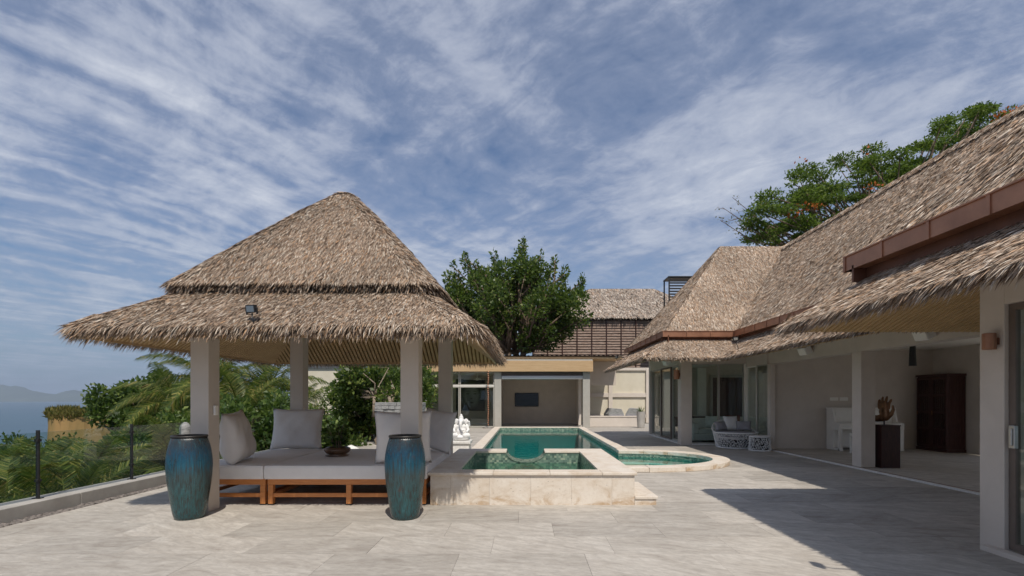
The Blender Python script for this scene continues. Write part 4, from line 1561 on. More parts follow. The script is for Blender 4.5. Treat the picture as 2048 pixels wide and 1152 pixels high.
# ------------------------------------------------------------------ back pavilion at the pool end
def build_back():
    root = empty('pool_house', (-1, 28, 0))
    tag(root, 'flat roofed pool house with timber fascia, glass bay and open lounge', 'building')
    ox, oy = -1, 28

    def put(b, name, m, parent=None, **kw):
        return b.build(name, M[m], parent or root, loc=(-ox, -oy, 0) if parent is None else None, **kw)
    Y = 25.3
    put(MB().box(-7.5, 3.40, Y - 0.35, Y - 0.2, 2.82, 3.36), 'fascia_beam', 'wood_beam', bevel=0.01)
    put(MB().box(3.26, 3.40, Y - 0.2, 31, 2.82, 3.36), 'fascia_beam', 'wood_beam', bevel=0.01)
    put(MB().box(-7.5, 3.38, Y - 0.30, 31, 3.362, 3.44), 'roof_slab', 'grey_frame')
    # upper corrugated roof with its edge board
    b = MB().box(-3.2, 5.0, Y + 0.4, 31, 3.52, 3.62)
    up = put(b, 'upper_roof', 'wood_beam')
    c = MB()
    n = 70
    vs = []
    for i in range(n + 1):
        x = -3.3 + 8.4 * i / n
        z = 3.66 + 0.03 * (i % 2)
        vs += [(x, Y + 0.3, z), (x, 31, z + 0.25)]
    c.add(vs, [(2 * i, 2 * i + 2, 2 * i + 3, 2 * i + 1) for i in range(n)])
    cc = c.build('corrugated_sheet', M['dark_wood'], up)
    put(MB().box(3.45, 5.0, 27.5, 27.7, 2.2, 3.5), 'side_wall', 'plaster_dark')
    # posts
    for x0, x1 in ((-1.55, -1.20), (2.92, 3.28), (-5.4, -5.05)):
        put(MB().box(x0, x1, Y - 0.1, Y + 0.2, 0, 2.818), 'post', 'grey_frame', bevel=0.01)
    # rear wall, side walls, floor, ceiling
    put(MB().box(-7.5, 3.1, 29.4, 29.6, 0, 2.82), 'rear_wall', 'plaster_dark')
    put(MB().box(2.95, 3.1, 27.6, 29.398, 0, 2.82), 'side_wall', 'plaster')
    put(MB().box(-1.42, -1.30, Y + 0.21, 29.398, 0, 2.82), 'side_wall', 'plaster_dark')
    put(MB().box(-7.5, 3.1, Y + 0.2, 29.6, 2.822, 2.86), 'ceiling', 'white_paint')
    put(MB().box(-7.5, -7.3, Y, 29.398, 0, 2.82), 'side_wall', 'plaster')
    # roller blind housing over the open bay
    put(MB().box(-1.19, 2.915, Y - 0.15, Y - 0.02, 2.44, 2.62), 'blind_housing', 'steel', bevel=0.02)
    put(MB().box(-1.19, 2.915, Y - 0.02, Y + 0.12, 2.62, 2.818), 'lintel', 'brown_frame')
    # glazed bays
    for x0, x1 in ((-5.04, -3.32), (-3.30, -1.56)):
        for z0, z1 in ((0.03, 2.08), (2.14, 2.80)):
            fw = 0.05
            f = MB().box(x0, x0 + fw, Y, Y + 0.06, z0, z1).box(x1 - fw, x1, Y, Y + 0.06, z0, z1).box(x0 + fw, x1 - fw, Y, Y + 0.06, z0, z0 + fw).box(x0 + fw, x1 - fw, Y, Y + 0.06, z1 - fw, z1)
            o = put(f, 'window', 'grey_frame')
            MB().box(x0 + fw, x1 - fw, Y + 0.03, Y + 0.036, z0 + fw, z1 - fw).build('pane', M['glass'], o)
    put(MB().box(-5.04, -1.56, Y - 0.005, Y + 0.065, 2.082, 2.138), 'transom', 'white_paint')
    return root


build_back()

# things at the pool house
tv = empty('television', (0.1, 29.39, 1.0)); tag(tv, 'black flat television on the rear wall of the pool house', 'television')
MB().box(-0.70, 0.70, -0.07, 0, 0, 0.80).build('casing', M['black_plastic'], tv, bevel=0.012)
s = bpy.data.materials.new('screen'); s.use_nodes = True
s.node_tree.nodes['Principled BSDF'].inputs['Base Color'].default_value = (0.008, 0.009, 0.012, 1)
s.node_tree.nodes['Principled BSDF'].inputs['Roughness'].default_value = 0.12
MB().box(-0.66, 0.66, -0.074, -0.070, 0.04, 0.76).build('screen', s, tv)

pt = empty('portrait_canvas', (-3.2, 29.39, 0.75)); tag(pt, 'large grey portrait print of a face behind the pool house glass', 'picture')
MB().box(-0.85, 0.85, -0.05, 0, 0, 1.85).build('canvas', M['dark_wood'], pt)
MB().box(-0.84, 0.84, -0.055, -0.051, 0.01, 1.84).build('print', M['portrait'], pt)

fan = empty('ceiling_fan', (-2.6, 27.2, 2.45)); tag(fan, 'white ceiling fan in the glazed part of the pool house', 'fan')
MB().lathe([(0.02, 0.0), (0.10, 0.03), (0.10, 0.10), (0.03, 0.15), (0.03, 0.372)], n=16).build('motor', M['white_paint'], fan, smooth=True)
for k in range(4):
    a = math.pi / 2 * k + 0.3
    MB().bar((0.09 * math.cos(a), 0.09 * math.sin(a), 0.06), (0.75 * math.cos(a), 0.75 * math.sin(a), 0.06), 0.13, 0.012).build('blade', M['white_paint'], fan)

# rain chain
rc = empty('rain_chain', (-1.83, 24.82, 0.0)); tag(rc, 'copper rain chain of small cups hanging from the timber fascia', 'rain chain')
z = 2.80
while z > 0.12:
    MB().lathe([(0.012, -0.05), (0.022, -0.04), (0.048, 0.025), (0.044, 0.025), (0.02, -0.03)], n=10).build('cup', M['copper'], rc, smooth=True, loc=(random.uniform(-0.012, 0.012), 0, z))
    z -= 0.105
MB().tube([(0, 0, 0.0), (0, 0, 2.86)], 0.008, 5).build('chain', M['copper_dark'], rc)
MB().lathe([(0.26, 0), (0.28, 0.06), (0.24, 0.06), (0.22, 0.01)], n=16).build('basin', M['concrete'], rc)


# cushions behind the glass
def pillow_mesh(w, h, t, n=14, sag=0.0, seed=0):
    r = random.Random(seed)
    V, F = [], []
    ph = [r.uniform(0, 6.28) for _ in range(4)]
    for side in (1, -1):
        for j in range(n + 1):
            for i in range(n + 1):
                u, v = 2 * i / n - 1, 2 * j / n - 1
                e = max(0.0, (1 - abs(u) ** 2.6)) * max(0.0, (1 - abs(v) ** 2.6))
                x = u * w / 2 * (1 - 0.075 * (1 - v * v) * abs(u))
                y = v * h / 2 * (1 - 0.075 * (1 - u * u) * abs(v))
                wr = 0.09 * math.sin(5 * u + ph[0]) * math.sin(4 * v + ph[1]) + 0.08 * math.sin(9 * u * v + ph[2]) + 0.05 * math.sin(13 * u - 7 * v + ph[3])
                z = side * t / 2 * (e ** 0.45) * (1 + wr - sag * v * 0.6)
                V.append((x, z, y + h / 2))
    m = (n + 1) ** 2
    for s_ in range(2):
        for j in range(n):
            for i in range(n):
                a = s_ * m + j * (n + 1) + i
                q = (a, a + 1, a + n + 2, a + n + 1)
                F.append(q if s_ == 1 else q[::-1])
    b = MB(); b.v = V; b.f = F
    return b


def pillow(name, label, matname, loc, rot, w, h, t, group=None, seed=0, cat='cushion'):
    o = pillow_mesh(w, h, t, 16, 0.5, seed).build(name, M[matname], None, smooth=True)
    o.location = loc
    o.rotation_euler = rot
    bm = bmesh.new(); bm.from_mesh(o.data); bmesh.ops.remove_doubles(bm, verts=bm.verts, dist=0.0015); bm.to_mesh(o.data); bm.free()
    tag(o, label, cat, group)
    return o


# ------------------------------------------------------------------ daybed
def build_daybed(name, label, x0, x1, y0, y1, legs_x):
    root = empty(name, ((x0 + x1) / 2, (y0 + y1) / 2, 0))
    tag(root, label, 'daybed', 'teak daybed units under the pavilion')
    ox, oy = root.location.x, root.location.y

    def put(b, nm, m, **kw):
        return b.build(nm, M[m], root, loc=(-ox, -oy, 0), **kw)
    for lx in legs_x:
        for ly in (y0 + 0.035, y1 - 0.035):
            put(MB().box(lx - 0.035, lx + 0.035, ly - 0.035, ly + 0.035, 0.015, 0.285), 'leg', 'teak', bevel=0.003)
            put(MB().box(lx - 0.04, lx + 0.04, ly - 0.04, ly + 0.04, 0.0, 0.016), 'foot', 'black_plastic')
    for y in (y0 + 0.03, y1 - 0.03):
        put(MB().box(x0, x1, y - 0.03, y + 0.03, 0.286, 0.365), 'top_rail', 'teak', bevel=0.003)
        for a, b in zip(legs_x[:-1], legs_x[1:]):
            put(MB().box(a + 0.036, b - 0.036, y - 0.022, y + 0.022, 0.11, 0.165), 'low_rail', 'teak', bevel=0.003)
    for x in (x0 + 0.03, x1 - 0.03):
        put(MB().box(x - 0.03, x + 0.03, y0 + 0.062, y1 - 0.062, 0.287, 0.364), 'side_rail', 'teak')
        put(MB().box(x - 0.022, x + 0.022, y0 + 0.075, y1 - 0.075, 0.112, 0.163), 'side_stretcher', 'teak')
    k = max(3, int((x1 - x0) / 0.16))
    for i in range(k):
        xx = x0 + 0.09 + (x1 - x0 - 0.18) * i / (k - 1)
        put(MB().box(xx - 0.05, xx + 0.05, y0 + 0.062, y1 - 0.062, 0.33, 0.355), 'bed_slat', 'teak')
    return root


def mattress(label, x0, x1, y0, y1):
    n, mm = 16, 24
    cx, cy = (x0 + x1) / 2, (y0 + y1) / 2
    b = MB().box(x0 - cx, x1 - cx, y0 - cy, y1 - cy, 0, 0.19)
    o = b.build('mattress', M['fabric'], None, loc=(cx, cy, 0.366))
    bm = bmesh.new(); bm.from_mesh(o.data)
    bmesh.ops.subdivide_edges(bm, edges=bm.edges, cuts=14, use_grid_fill=True)
    for v in bm.verts:
        u = v.co.x / (x1 - x0) * 2; w = v.co.y / (y1 - y0) * 2
        e = max(abs(u), abs(w))
        if v.co.z > 0.18:
            v.co.z += 0.012 * (1 - u ** 4) * (1 - w ** 4) + 0.003 * math.sin(9 * u) * math.sin(7 * w)
        if 0.02 < v.co.z < 0.17:
            v.co.x *= 1 + 0.008 * (1 - abs(v.co.z / 0.19 * 2 - 1)); v.co.y *= 1 + 0.006
    bm.to_mesh(o.data); bm.free()
    bv = o.modifiers.new('bevel', 'BEVEL'); bv.width = 0.022; bv.segments = 3; bv.limit_method = 'ANGLE'; bv.angle_limit = R(50)
    shade_smooth(o)
    pb = MB()
    for z in (0.008, 0.182):
        c = [(x0 - cx, y0 - cy), (x1 - cx, y0 - cy), (x1 - cx, y1 - cy), (x0 - cx, y1 - cy)]
        ins = 0.004
        c = [(x - ins * (1 if x > 0 else -1), y - ins * (1 if y > 0 else -1), z) for x, y in c]
        for i in range(4):
            pb.tube([c[i], c[(i + 1) % 4]], 0.006, 5)
    pb.build('piping', M['fabric'], o)
    tag(o, label, 'mattress', 'mattresses on the daybed')
    return o


build_daybed('daybed', 'narrow teak daybed frame between the left blue vase and the long frame', -4.62, -3.635, 7.0, 9.25, [-4.58, -3.675])
build_daybed('daybed', 'long teak daybed frame running to the travertine spa', -3.605, -1.385, 7.0, 9.25, [-3.565, -2.47, -1.425])
mattress('narrow pale mattress under the leaning cushion by the left blue vase', -4.64, -3.655, 6.97, 9.28)
mattress('wide pale mattress carrying the potted plant in a bronze bowl', -3.635, -1.375, 6.97, 9.28)

pillow('pillow', 'large pale pillow leaning by the front column beside the left blue vase', 'fabric_pillow', (-4.20, 7.40, 0.555), (R(-8), R(-3), R(102)), 0.80, 0.76, 0.34, 'large pillows on the daybed', 1)
pillow('pillow', 'large pale pillow propped against the rear column, square to the view', 'fabric_pillow', (-4.14, 9.03, 0.565), (R(-12), 0, R(4)), 0.92, 0.76, 0.24, 'large pillows on the daybed', 2)
pillow('pillow', 'large pale pillow standing behind the right blue vase and front column', 'fabric_pillow', (-1.74, 7.16, 0.565), (R(5), 0, R(8)), 0.80, 0.76, 0.24, 'large pillows on the daybed', 3)
pillow('pillow', 'large pale pillow against the rear column next to the white statue', 'fabric_pillow', (-1.62, 8.85, 0.565), (R(-10), R(6), R(-38)), 0.78, 0.74, 0.24, 'large pillows on the daybed', 4)


# ------------------------------------------------------------------ vases
def vase(label, loc, rz):
    root = empty('glazed_vase', loc, rz)
    tag(root, label, 'vase', 'blue glazed vases in front of the pavilion')
    prof = [(0.155, 0.0), (0.170, 0.012), (0.185, 0.10), (0.215, 0.30), (0.243, 0.52), (0.252, 0.68), (0.243, 0.80), (0.222, 0.91), (0.198, 0.99), (0.190, 1.012)]
    # smooth the profile
    zs = np.linspace(0, 1.012, 34)
    pr = [(float(np.interp(z, [p[1] for p in prof], [p[0] for p in prof])), float(z)) for z in zs]
    for _ in range(3):
        pr = [pr[0]] + [((pr[i - 1][0] + 2 * pr[i][0] + pr[i + 1][0]) / 4, pr[i][1]) for i in range(1, len(pr) - 1)] + [pr[-1]]
    MB().lathe(pr + [(0.178, 1.015), (0.165, 0.99), (0.18, 0.90), (0.19, 0.80)], n=48, cap=True).build('body', M['vase'], root, smooth=True)
    MB().lathe([(0.188, 1.008), (0.199, 1.012), (0.202, 1.025), (0.196, 1.036), (0.180, 1.036), (0.172, 1.025), (0.176, 1.010)], n=40, cap=False).build('rim', M['dark_metal'], root, smooth=True)


vase('tall blue glazed vase with brown streaks by the kerb side column', (-4.20, 6.26, 0), 0.4)
vase('tall blue glazed vase in front of the column next to the spa', (-1.50, 6.26, 0), 2.1)


# ------------------------------------------------------------------ potted plant
def potted():
    root = empty('potted_plant', (-3.02, 8.05, 0.568))
    tag(root, 'small leafy plant in a low bronze bowl on the daybed', 'plant')
    MB().lathe([(0.17, 0), (0.185, 0.015), (0.13, 0.03), (0.17, 0.05), (0.205, 0.09), (0.20, 0.125), (0.16, 0.145), (0.145, 0.14), (0.13, 0.11)], n=32).build('bowl', M['bronze_bowl'], root, smooth=True)
    r = np.random.default_rng(4)
    st = MB()
    C, N = [], []
    for i in range(16):
        a = r.uniform(0, 6.28); sp = r.uniform(0.05, 0.20); h = r.uniform(0.22, 0.42)
        pts = [(0.05 * math.cos(a), 0.05 * math.sin(a), 0.12), (sp * 0.6 * math.cos(a), sp * 0.6 * math.sin(a), 0.12 + h * 0.6), (sp * math.cos(a), sp * math.sin(a), 0.12 + h)]
        st.tube(pts, [0.007, 0.005, 0.003], 5)
        for k in range(13):
            t = r.uniform(0.3, 1.05)
            p = np.array([sp * t * math.cos(a), sp * t * math.sin(a), 0.12 + h * t]) + r.normal(0, 0.025, 3)
            C.append(p); N.append(r.normal(0, 1, 3) + np.array([math.cos(a), math.sin(a), 0.2]))
    st.build('stem', M['bark'], root)
    leaf_mesh('foliage', np.array(C), unit(np.array(N)), 0.10, 'leaf_hedge', root, r, 0.6, 0.0)


potted()


# ------------------------------------------------------------------ statue
def remesh(o, vox, smooth=2):
    m = o.modifiers.new('remesh', 'REMESH'); m.mode = 'VOXEL'; m.voxel_size = vox; m.use_smooth_shade = True
    if smooth:
        s_ = o.modifiers.new('smooth', 'SMOOTH'); s_.iterations = smooth; s_.factor = 0.5


def statue():
    root = empty('seated_statue', (-1.66, 13.0, 0)); tag(root, 'white seated elephant headed statue on a plinth beside the pool', 'statue')
    MB().box(-0.23, 0.23, -0.23, 0.23, 0, 0.33).box(-0.27, 0.27, -0.27, 0.27, 0.33, 0.40).build('plinth', M['white_stone'], root, bevel=0.01)
    b = MB()
    b.ball((0, 0.02, 0.45), (0.25, 0.20, 0.06)).ball((0, 0, 0.49), (0.24, 0.20, 0.055))   # lotus base
    b.ball((0, 0.02, 0.62), (0.135, 0.12, 0.13))                  # belly
    b.ball((0, 0.04, 0.74), (0.125, 0.09, 0.10))                  # chest
    b.ball((0, 0.0, 0.90), (0.085, 0.085, 0.085))                 # head
    b.ball((0, 0.02, 0.99), (0.06, 0.06, 0.05)).ball((0, 0.02, 1.04), (0.035, 0.035, 0.05))   # crown
    for s_ in (-1, 1):
        b.ball((s_ * 0.125, 0.03, 0.89), (0.065, 0.02, 0.08))     # ears
        b.tube([(s_ * 0.10, 0, 0.53), (s_ * 0.20, -0.09, 0.535), (s_ * 0.06, -0.16, 0.53)], [0.075, 0.06, 0.045], 10)   # crossed legs
        b.tube([(s_ * 0.12, 0.04, 0.78), (s_ * 0.19, 0.0, 0.67), (s_ * 0.15, -0.12, 0.62)], [0.05, 0.04, 0.032], 8)      # lower arms
        b.tube([(s_ * 0.12, 0.05, 0.79), (s_ * 0.21, 0.04, 0.78), (s_ * 0.20, 0.0, 0.90)], [0.045, 0.036, 0.03], 8)       # raised arms
    b.tube([(0, -0.07, 0.90), (0, -0.125, 0.82), (0.01, -0.13, 0.72), (0.05, -0.15, 0.66), (0.09, -0.15, 0.68)], [0.05, 0.04, 0.034, 0.028, 0.02], 10)
    o = b.build('figure', M['statue_marble'], root)
    remesh(o, 0.012, 2)


statue()


# ------------------------------------------------------------------ furniture on the terrace by the glass wall
def woven(name, label, cat, loc, r0, r1, h0, h1, n, m, seed, back=0.0):
    """openwork shell: irregular woven lattice round a tapered drum, rear taller by `back`"""
    root = empty(name, loc); tag(root, label, cat)
    r = random.Random(seed)
    V, F = [], []
    for j in range(m + 1):
        for i in range(n):
            t = j / m
            a = 2 * math.pi * (i + (0.5 if j % 2 else 0) + (r.uniform(-0.33, 0.33) if 0 < j < m else 0)) / n
            tt = t + (r.uniform(-0.3, 0.3) / m if 0 < j < m else 0)
            top = h1 + back * max(0.0, math.sin(a)) ** 1.2
            rad = r0 + (r1 - r0) * tt + 0.06 * max(0.0, math.sin(a)) * tt * (back > 0)
            V.append((rad * math.cos(a), rad * math.sin(a), h0 + (top - h0) * tt))
    for j in range(m):
        for i in range(n):
            a = j * n + i; b_ = j * n + (i + 1) % n; c = a + n; d = b_ + n
            if j % 2 == 0: F += [(a, b_, c), (b_, d, c)]
            else: F += [(a, b_, d), (a, d, c)]
    # drop random edges by merging triangles: irregular holes
    b = MB(); b.v = V; b.f = F
    o = b.build('woven_shell', M['wicker_white'], root)
    bm = bmesh.new(); bm.from_mesh(o.data)
    ed = [e for e in bm.edges if len(e.link_faces) == 2]
    r.shuffle(ed)
    bmesh.ops.dissolve_edges(bm, edges=[e for e in ed[:int(len(ed) * 0.16)]], use_verts=False)
    bm.to_mesh(o.data); bm.free()
    w = o.modifiers.new('wire', 'WIREFRAME'); w.thickness = 0.024; w.use_even_offset = False
    k = 40
    pts = [((r1 + 0.06 * max(0, math.sin(a)) * (back > 0)) * math.cos(a), (r1 + 0.06 * max(0, math.sin(a)) * (back > 0)) * math.sin(a), h1 + back * max(0, math.sin(a)) ** 1.2) for a in [2 * math.pi * i / k for i in range(k + 1)]]
    MB().tube(pts, 0.022, 6).build('rim', M['wicker_white'], root, smooth=True)
    pts = [(r0 * math.cos(a), r0 * math.sin(a), h0) for a in [2 * math.pi * i / k for i in range(k + 1)]]
    MB().tube(pts, 0.02, 6).build('base_ring', M['wicker_white'], root, smooth=True)
    return root


rd = woven('round_lounger', 'round white openwork lounger with grey seat before the glass wall', 'lounger', (6.38, 15.18, 0.022), 0.54, 0.63, 0.0, 0.44, 46, 7, 5, 0.34)
MB().lathe([(0.54, 0.32), (0.575, 0.34), (0.58, 0.43), (0.55, 0.46), (0.3, 0.47), (0.01, 0.47)], n=36).build('seat_pad', M['fabric_grey'], rd, smooth=True)
MB().lathe([(0.50, 0.26), (0.52, 0.32)], n=24).build('seat_base', M['wicker_white'], rd)
MB().lathe([(0.44, 0.02), (0.49, 0.26)], n=24).build('liner', M['dark_metal'], rd)
pillow('cushion', 'white square cushion at the back of the round lounger', 'fabric_white', (6.40, 15.45, 0.50), (R(-18), 0, R(6)), 0.46, 0.46, 0.16, 'cushions on the round lounger', 5)
pillow('cushion', 'grey cushion beside the white one, towards the far pillar', 'fabric_grey', (6.06, 15.36, 0.50), (R(-24), 0, R(22)), 0.46, 0.30, 0.15, 'cushions on the round lounger', 6)
pillow('cushion', 'grey cushion beside the white one, towards the piano bay', 'fabric_grey', (6.68, 15.28, 0.50), (R(-24), 0, R(-24)), 0.44, 0.32, 0.15, 'cushions on the round lounger', 7)
st = woven('side_table', 'small white openwork drum table beside the round lounger', 'side table', (6.68, 14.22, 0.022), 0.285, 0.275, 0.0, 0.385, 26, 6, 9)
MB().lathe([(0.285, 0.388), (0.29, 0.395), (0.285, 0.40)], n=32).build('table_top', M['wicker_white'], st)
MB().lathe([(0.24, 0.02), (0.24, 0.38)], n=20).build('liner', M['dark_metal'], st)


# ------------------------------------------------------------------ things in the villa
def piano():
    root = empty('upright_piano', (9.68, 14.24, 0.022)); tag(root, 'cream upright piano against the room wall', 'piano')
    w = 0.90
    m = 'white_paint'
    MB().box(-w, w, 0.08, 0.33, 0.06, 1.16).build('case', M[m], root, bevel=0.008)
    MB().box(-w - 0.02, w + 0.02, 0.04, 0.335, 1.161, 1.20).build('lid', M[m], root, bevel=0.008)
    for s_ in (-1, 1):
        x = s_ * w
        poly = [(0.079, 0.06), (0.079, 1.155), (0.03, 1.155), (-0.06, 0.80), (-0.30, 0.76), (-0.30, 0.60), (0.0, 0.56), (0.0, 0.06)]
        pr = MB().prism(poly, 0, 0.05)
        MB().add([(x - s_ * v[2], v[0], v[1]) for v in pr.v], pr.f).build('side_panel', M[m], root)
        MB().box(x - s_ * 0.09 if s_ > 0 else x, x if s_ > 0 else x + 0.09, -0.28, -0.20, 0.0, 0.60).build('leg', M[m], root, bevel=0.006)
        MB().box(x - 0.1 if s_ > 0 else x, x if s_ > 0 else x + 0.1, -0.30, 0.33, 0.0, 0.059).build('foot', M[m], root, bevel=0.006)
    MB().box(-w + 0.051, w - 0.051, -0.29, 0.078, 0.60, 0.68).build('key_bed', M[m], root, bevel=0.006)
    MB().box(-w + 0.051, w - 0.051, -0.28, -0.02, 0.681, 0.76).build('key_cover', M[m], root, bevel=0.012)
    MB().box(-w + 0.1, w - 0.1, 0.055, 0.079, 0.80, 1.10).build('music_desk', M[m], root, bevel=0.004)
    MB().box(-w + 0.08, w - 0.08, 0.06, 0.079, 0.10, 0.56).build('lower_panel', M[m], root, bevel=0.004)
    bn = empty('piano_bench', (9.15, 13.35, 0.022)); tag(bn, 'cream piano bench standing before the piano', 'bench')
    MB().box(-0.38, 0.38, -0.17, 0.17, 0.44, 0.53).build('seat', M[m], bn, bevel=0.012)
    for sx in (-1, 1):
        for sy in (-1, 1):
            MB().box(sx * 0.35 - 0.03, sx * 0.35 + 0.03, sy * 0.14 - 0.025, sy * 0.14 + 0.025, 0, 0.44).build('leg', M[m], bn, bevel=0.004)


piano()


def cabinet():
    root = empty('wooden_cabinet', (11.42, 14.00, 0.022)); tag(root, 'dark wooden cabinet with latticed glass doors in the room corner', 'cabinet')
    W, D, H = 0.52, 0.46, 2.08
    MB().box(-0.02, D, -W, W, 0.08, H).build('case', M['cabinet_wood'], root, bevel=0.006)
    MB().box(-0.06, D, -W - 0.03, W + 0.03, H, H + 0.06).build('cornice', M['cabinet_wood'], root, bevel=0.006)
    MB().box(-0.05, D, -W - 0.02, W + 0.02, 0.0, 0.08).build('base', M['cabinet_wood'], root)
    gm = M['rail_glass']
    for k in range(2):
        y0 = -W + W * k; y1 = -W + W * (k + 1)
        d = MB().box(-0.05, -0.021, y0 + 0.006, y0 + 0.06, 0.1, H - 0.02).box(-0.05, -0.021, y1 - 0.06, y1 - 0.006, 0.1, H - 0.02)
        for z in (0.1, 0.58, 1.05, 1.52, H - 0.09):
            d.box(-0.048, -0.021, y0 + 0.06, y1 - 0.06, z, z + 0.06)
        o = d.build('door', M['cabinet_wood'], root)
        if True:
            for z in (0.64, 1.11, 1.58):
                MB().box(-0.036, -0.030, y0 + 0.06, y1 - 0.06, z + 0.0, z + 0.41).build('pane', gm, o)
        lm = MB()
        for i in range(6):
            yy = y0 + 0.09 + i * (y1 - y0 - 0.18) / 5
            lm.box(-0.045, -0.028, yy - 0.008, yy + 0.008, 0.16, H - 0.09)
        lm.build('lattice', M['cabinet_wood'], o)
        MB().box(-0.07, -0.05, y1 - 0.05, y1 - 0.03, 1.0, 1.12).build('handle', M['bronze'], o)
    for i in range(7):
        xx = 0.02 + 0.065 * i
        MB().box(xx, xx + 0.03, -W - 0.012, -W - 0.001, 0.12, H - 0.04).build('side_rib', M['cabinet_wood'], root)


cabinet()


def hand_sculpture():
    pd = empty('sculpture_plinth', (7.70, 10.72, 0.022)); tag(pd, 'dark square plinth just inside the open room', 'plinth')
    MB().box(-0.20, 0.20, -0.20, 0.20, 0.0, 0.88).build('block', M['dark_wood'], pd, bevel=0.006)
    MB().box(-0.21, 0.21, -0.21, 0.21, 0.88, 0.905).build('cap', M['dark_wood'], pd, bevel=0.004)
    root = empty('hand_sculpture', (7.70, 10.72, 0.927), R(-62)); tag(root, 'bronze sculpture of an open hand on the dark plinth', 'sculpture')
    MB().tube([(0, 0, 0), (0, 0, 0.12)], 0.014, 8).build('pin', M['dark_metal'], root)
    b = MB()
    b.tube([(-0.28, 0, 0.14), (-0.14, 0, 0.13), (-0.02, 0, 0.15)], [0.07, 0.07, 0.08], 12)     # wrist reaching sideways
    b.ball((0.02, 0, 0.20), (0.11, 0.065, 0.12))
    b.ball((0.0, 0, 0.28), (0.105, 0.055, 0.11))
    for i, (x, l, lean) in enumerate(((-0.085, 0.20, -0.01), (-0.03, 0.26, 0.0), (0.03, 0.27, 0.02), (0.08, 0.21, 0.05))):
        b.tube([(x, 0, 0.34), (x + lean * 0.4, -0.02, 0.34 + l * 0.5), (x + lean, 0.0, 0.34 + l * 0.85), (x + lean * 1.1, 0.02, 0.34 + l)], [0.034, 0.031, 0.026, 0.015], 10)
    b.tube([(0.07, 0, 0.17), (0.15, -0.02, 0.23), (0.185, -0.02, 0.33), (0.175, -0.02, 0.42)], [0.055, 0.042, 0.033, 0.018], 10)
    o = b.build('hand', M['bronze'], root)
    remesh(o, 0.009, 1)


hand_sculpture()

pl = empty('pendant_lamp', (8.45, 10.9, 2.9)); tag(pl, 'slender black pendant lamp hanging in the open room', 'pendant lamp')
MB().tube([(0, 0, -0.25), (0, 0, -0.005)], 0.006, 6).build('cord', M['black_plastic'], pl)
MB().lathe([(0.075, -0.70), (0.07, -0.68), (0.055, -0.28), (0.045, -0.25)], n=20).build('shade', M['black_plastic'], pl, smooth=False)


def sofa(label, loc, rz, w=1.5):
    root = empty('sofa', loc, rz); tag(root, label, 'sofa', 'white sofas in the lounge')
    m = 'fabric_white'
    MB().box(-w / 2, w / 2, -0.42, 0.42, 0.05, 0.28).build('base', M[m], root, bevel=0.02)
    MB().box(-w / 2 + 0.2, w / 2 - 0.2, -0.44, 0.22, 0.281, 0.44).build('seat_cushion', M[m], root, bevel=0.035)
    MB().box(-w / 2, w / 2, 0.221, 0.42, 0.281, 0.78).build('backrest', M[m], root, bevel=0.03)
    for s_ in (-1, 1):
        x = s_ * (w / 2 - 0.1)
        MB().box(x - 0.098, x + 0.098, -0.43, 0.22, 0.281, 0.62).build('armrest', M[m], root, bevel=0.03)
    return root


sofa('white armchair just behind the front glass of the lounge', (6.15, 17.2, 0.025), R(10), 1.25)
sofa('long white sofa deeper in the lounge beside the dark doorway', (7.9, 18.2, 0.025), R(-20), 2.0)
pillow('cushion', 'pale cushion on the armchair behind the lounge glass', 'fabric_white', (6.45, 17.25, 0.47), (R(-12), 0, R(-25)), 0.46, 0.42, 0.15, 'lounge cushions', 15)
pillow('cushion', 'dark red cushion on the long lounge sofa', 'fabric_red', (7.6, 18.25, 0.47), (R(-15), 0, R(-20)), 0.48, 0.42, 0.15, 'lounge cushions', 16)
tb = empty('lounge_table', (6.6, 19.3, 0.025)); tag(tb, 'dark red wooden table at the back of the lounge', 'table')
MB().box(-0.9, 0.9, -0.35, 0.35, 0.70, 0.76).build('table_top', M['dark_wood'], tb, bevel=0.01)
for sx in (-1, 1):
    for sy in (-1, 1):
        MB().box(sx * 0.82 - 0.04, sx * 0.82 + 0.04, sy * 0.28 - 0.04, sy * 0.28 + 0.04, 0, 0.70).build('leg', M['dark_wood'], tb)
dd = empty('inner_doorway', (8.15, 20.19, 0.025), R(90)); tag(dd, 'tall dark wooden door on the lounge rear wall', 'door')
MB().box(-0.06, -0.002, -0.6, 0.6, 0, 2.3).build('leaf', M['dark_wood'], dd, bevel=0.006)
MB().box(-0.09, -0.061, -0.7, -0.6, 0, 2.4).box(-0.09, -0.061, 0.6, 0.7, 0, 2.4).box(-0.09, -0.061, -0.6, 0.6, 2.301, 2.4).build('door_frame', M['grey_frame'], dd)

# ------------------------------------------------------------------ right of the pool house: low wall, screen wall, planter
lw = empty('low_wall', (4.4, 26.2, 0)); tag(lw, 'low plastered wall between the pool house post and the planter', 'wall')
MB().box(-1.10, 1.50, -0.1, 0.1, 0, 0.50).build('wall', M['plaster'], lw)
MB().box(-1.10, 1.52, -0.13, 0.13, 0.50, 0.56).build('coping', M['plaster'], lw, bevel=0.006)
sw = empty('screen_wall', (5.2, 30.2, 0)); tag(sw, 'tall cream boundary wall with recessed panels behind the low wall', 'wall')
MB().box(-2.1, 4.5, 0, 0.2, 0, 3.3).build('wall', M['cream_wall'], sw)
for z0, z1 in ((1.55, 1.80), (3.15, 3.32), (0.3, 0.5)):
    MB().box(-2.1, 4.5, -0.10, -0.001, z0, z1).build('rail', M['plaster'], sw, bevel=0.01)
for x in (-0.05, 2.2, 4.2):
    MB().box(x - 0.12, x + 0.12, -0.13, -0.101, 0, 3.3).build('pilaster', M['plaster'], sw, bevel=0.01)


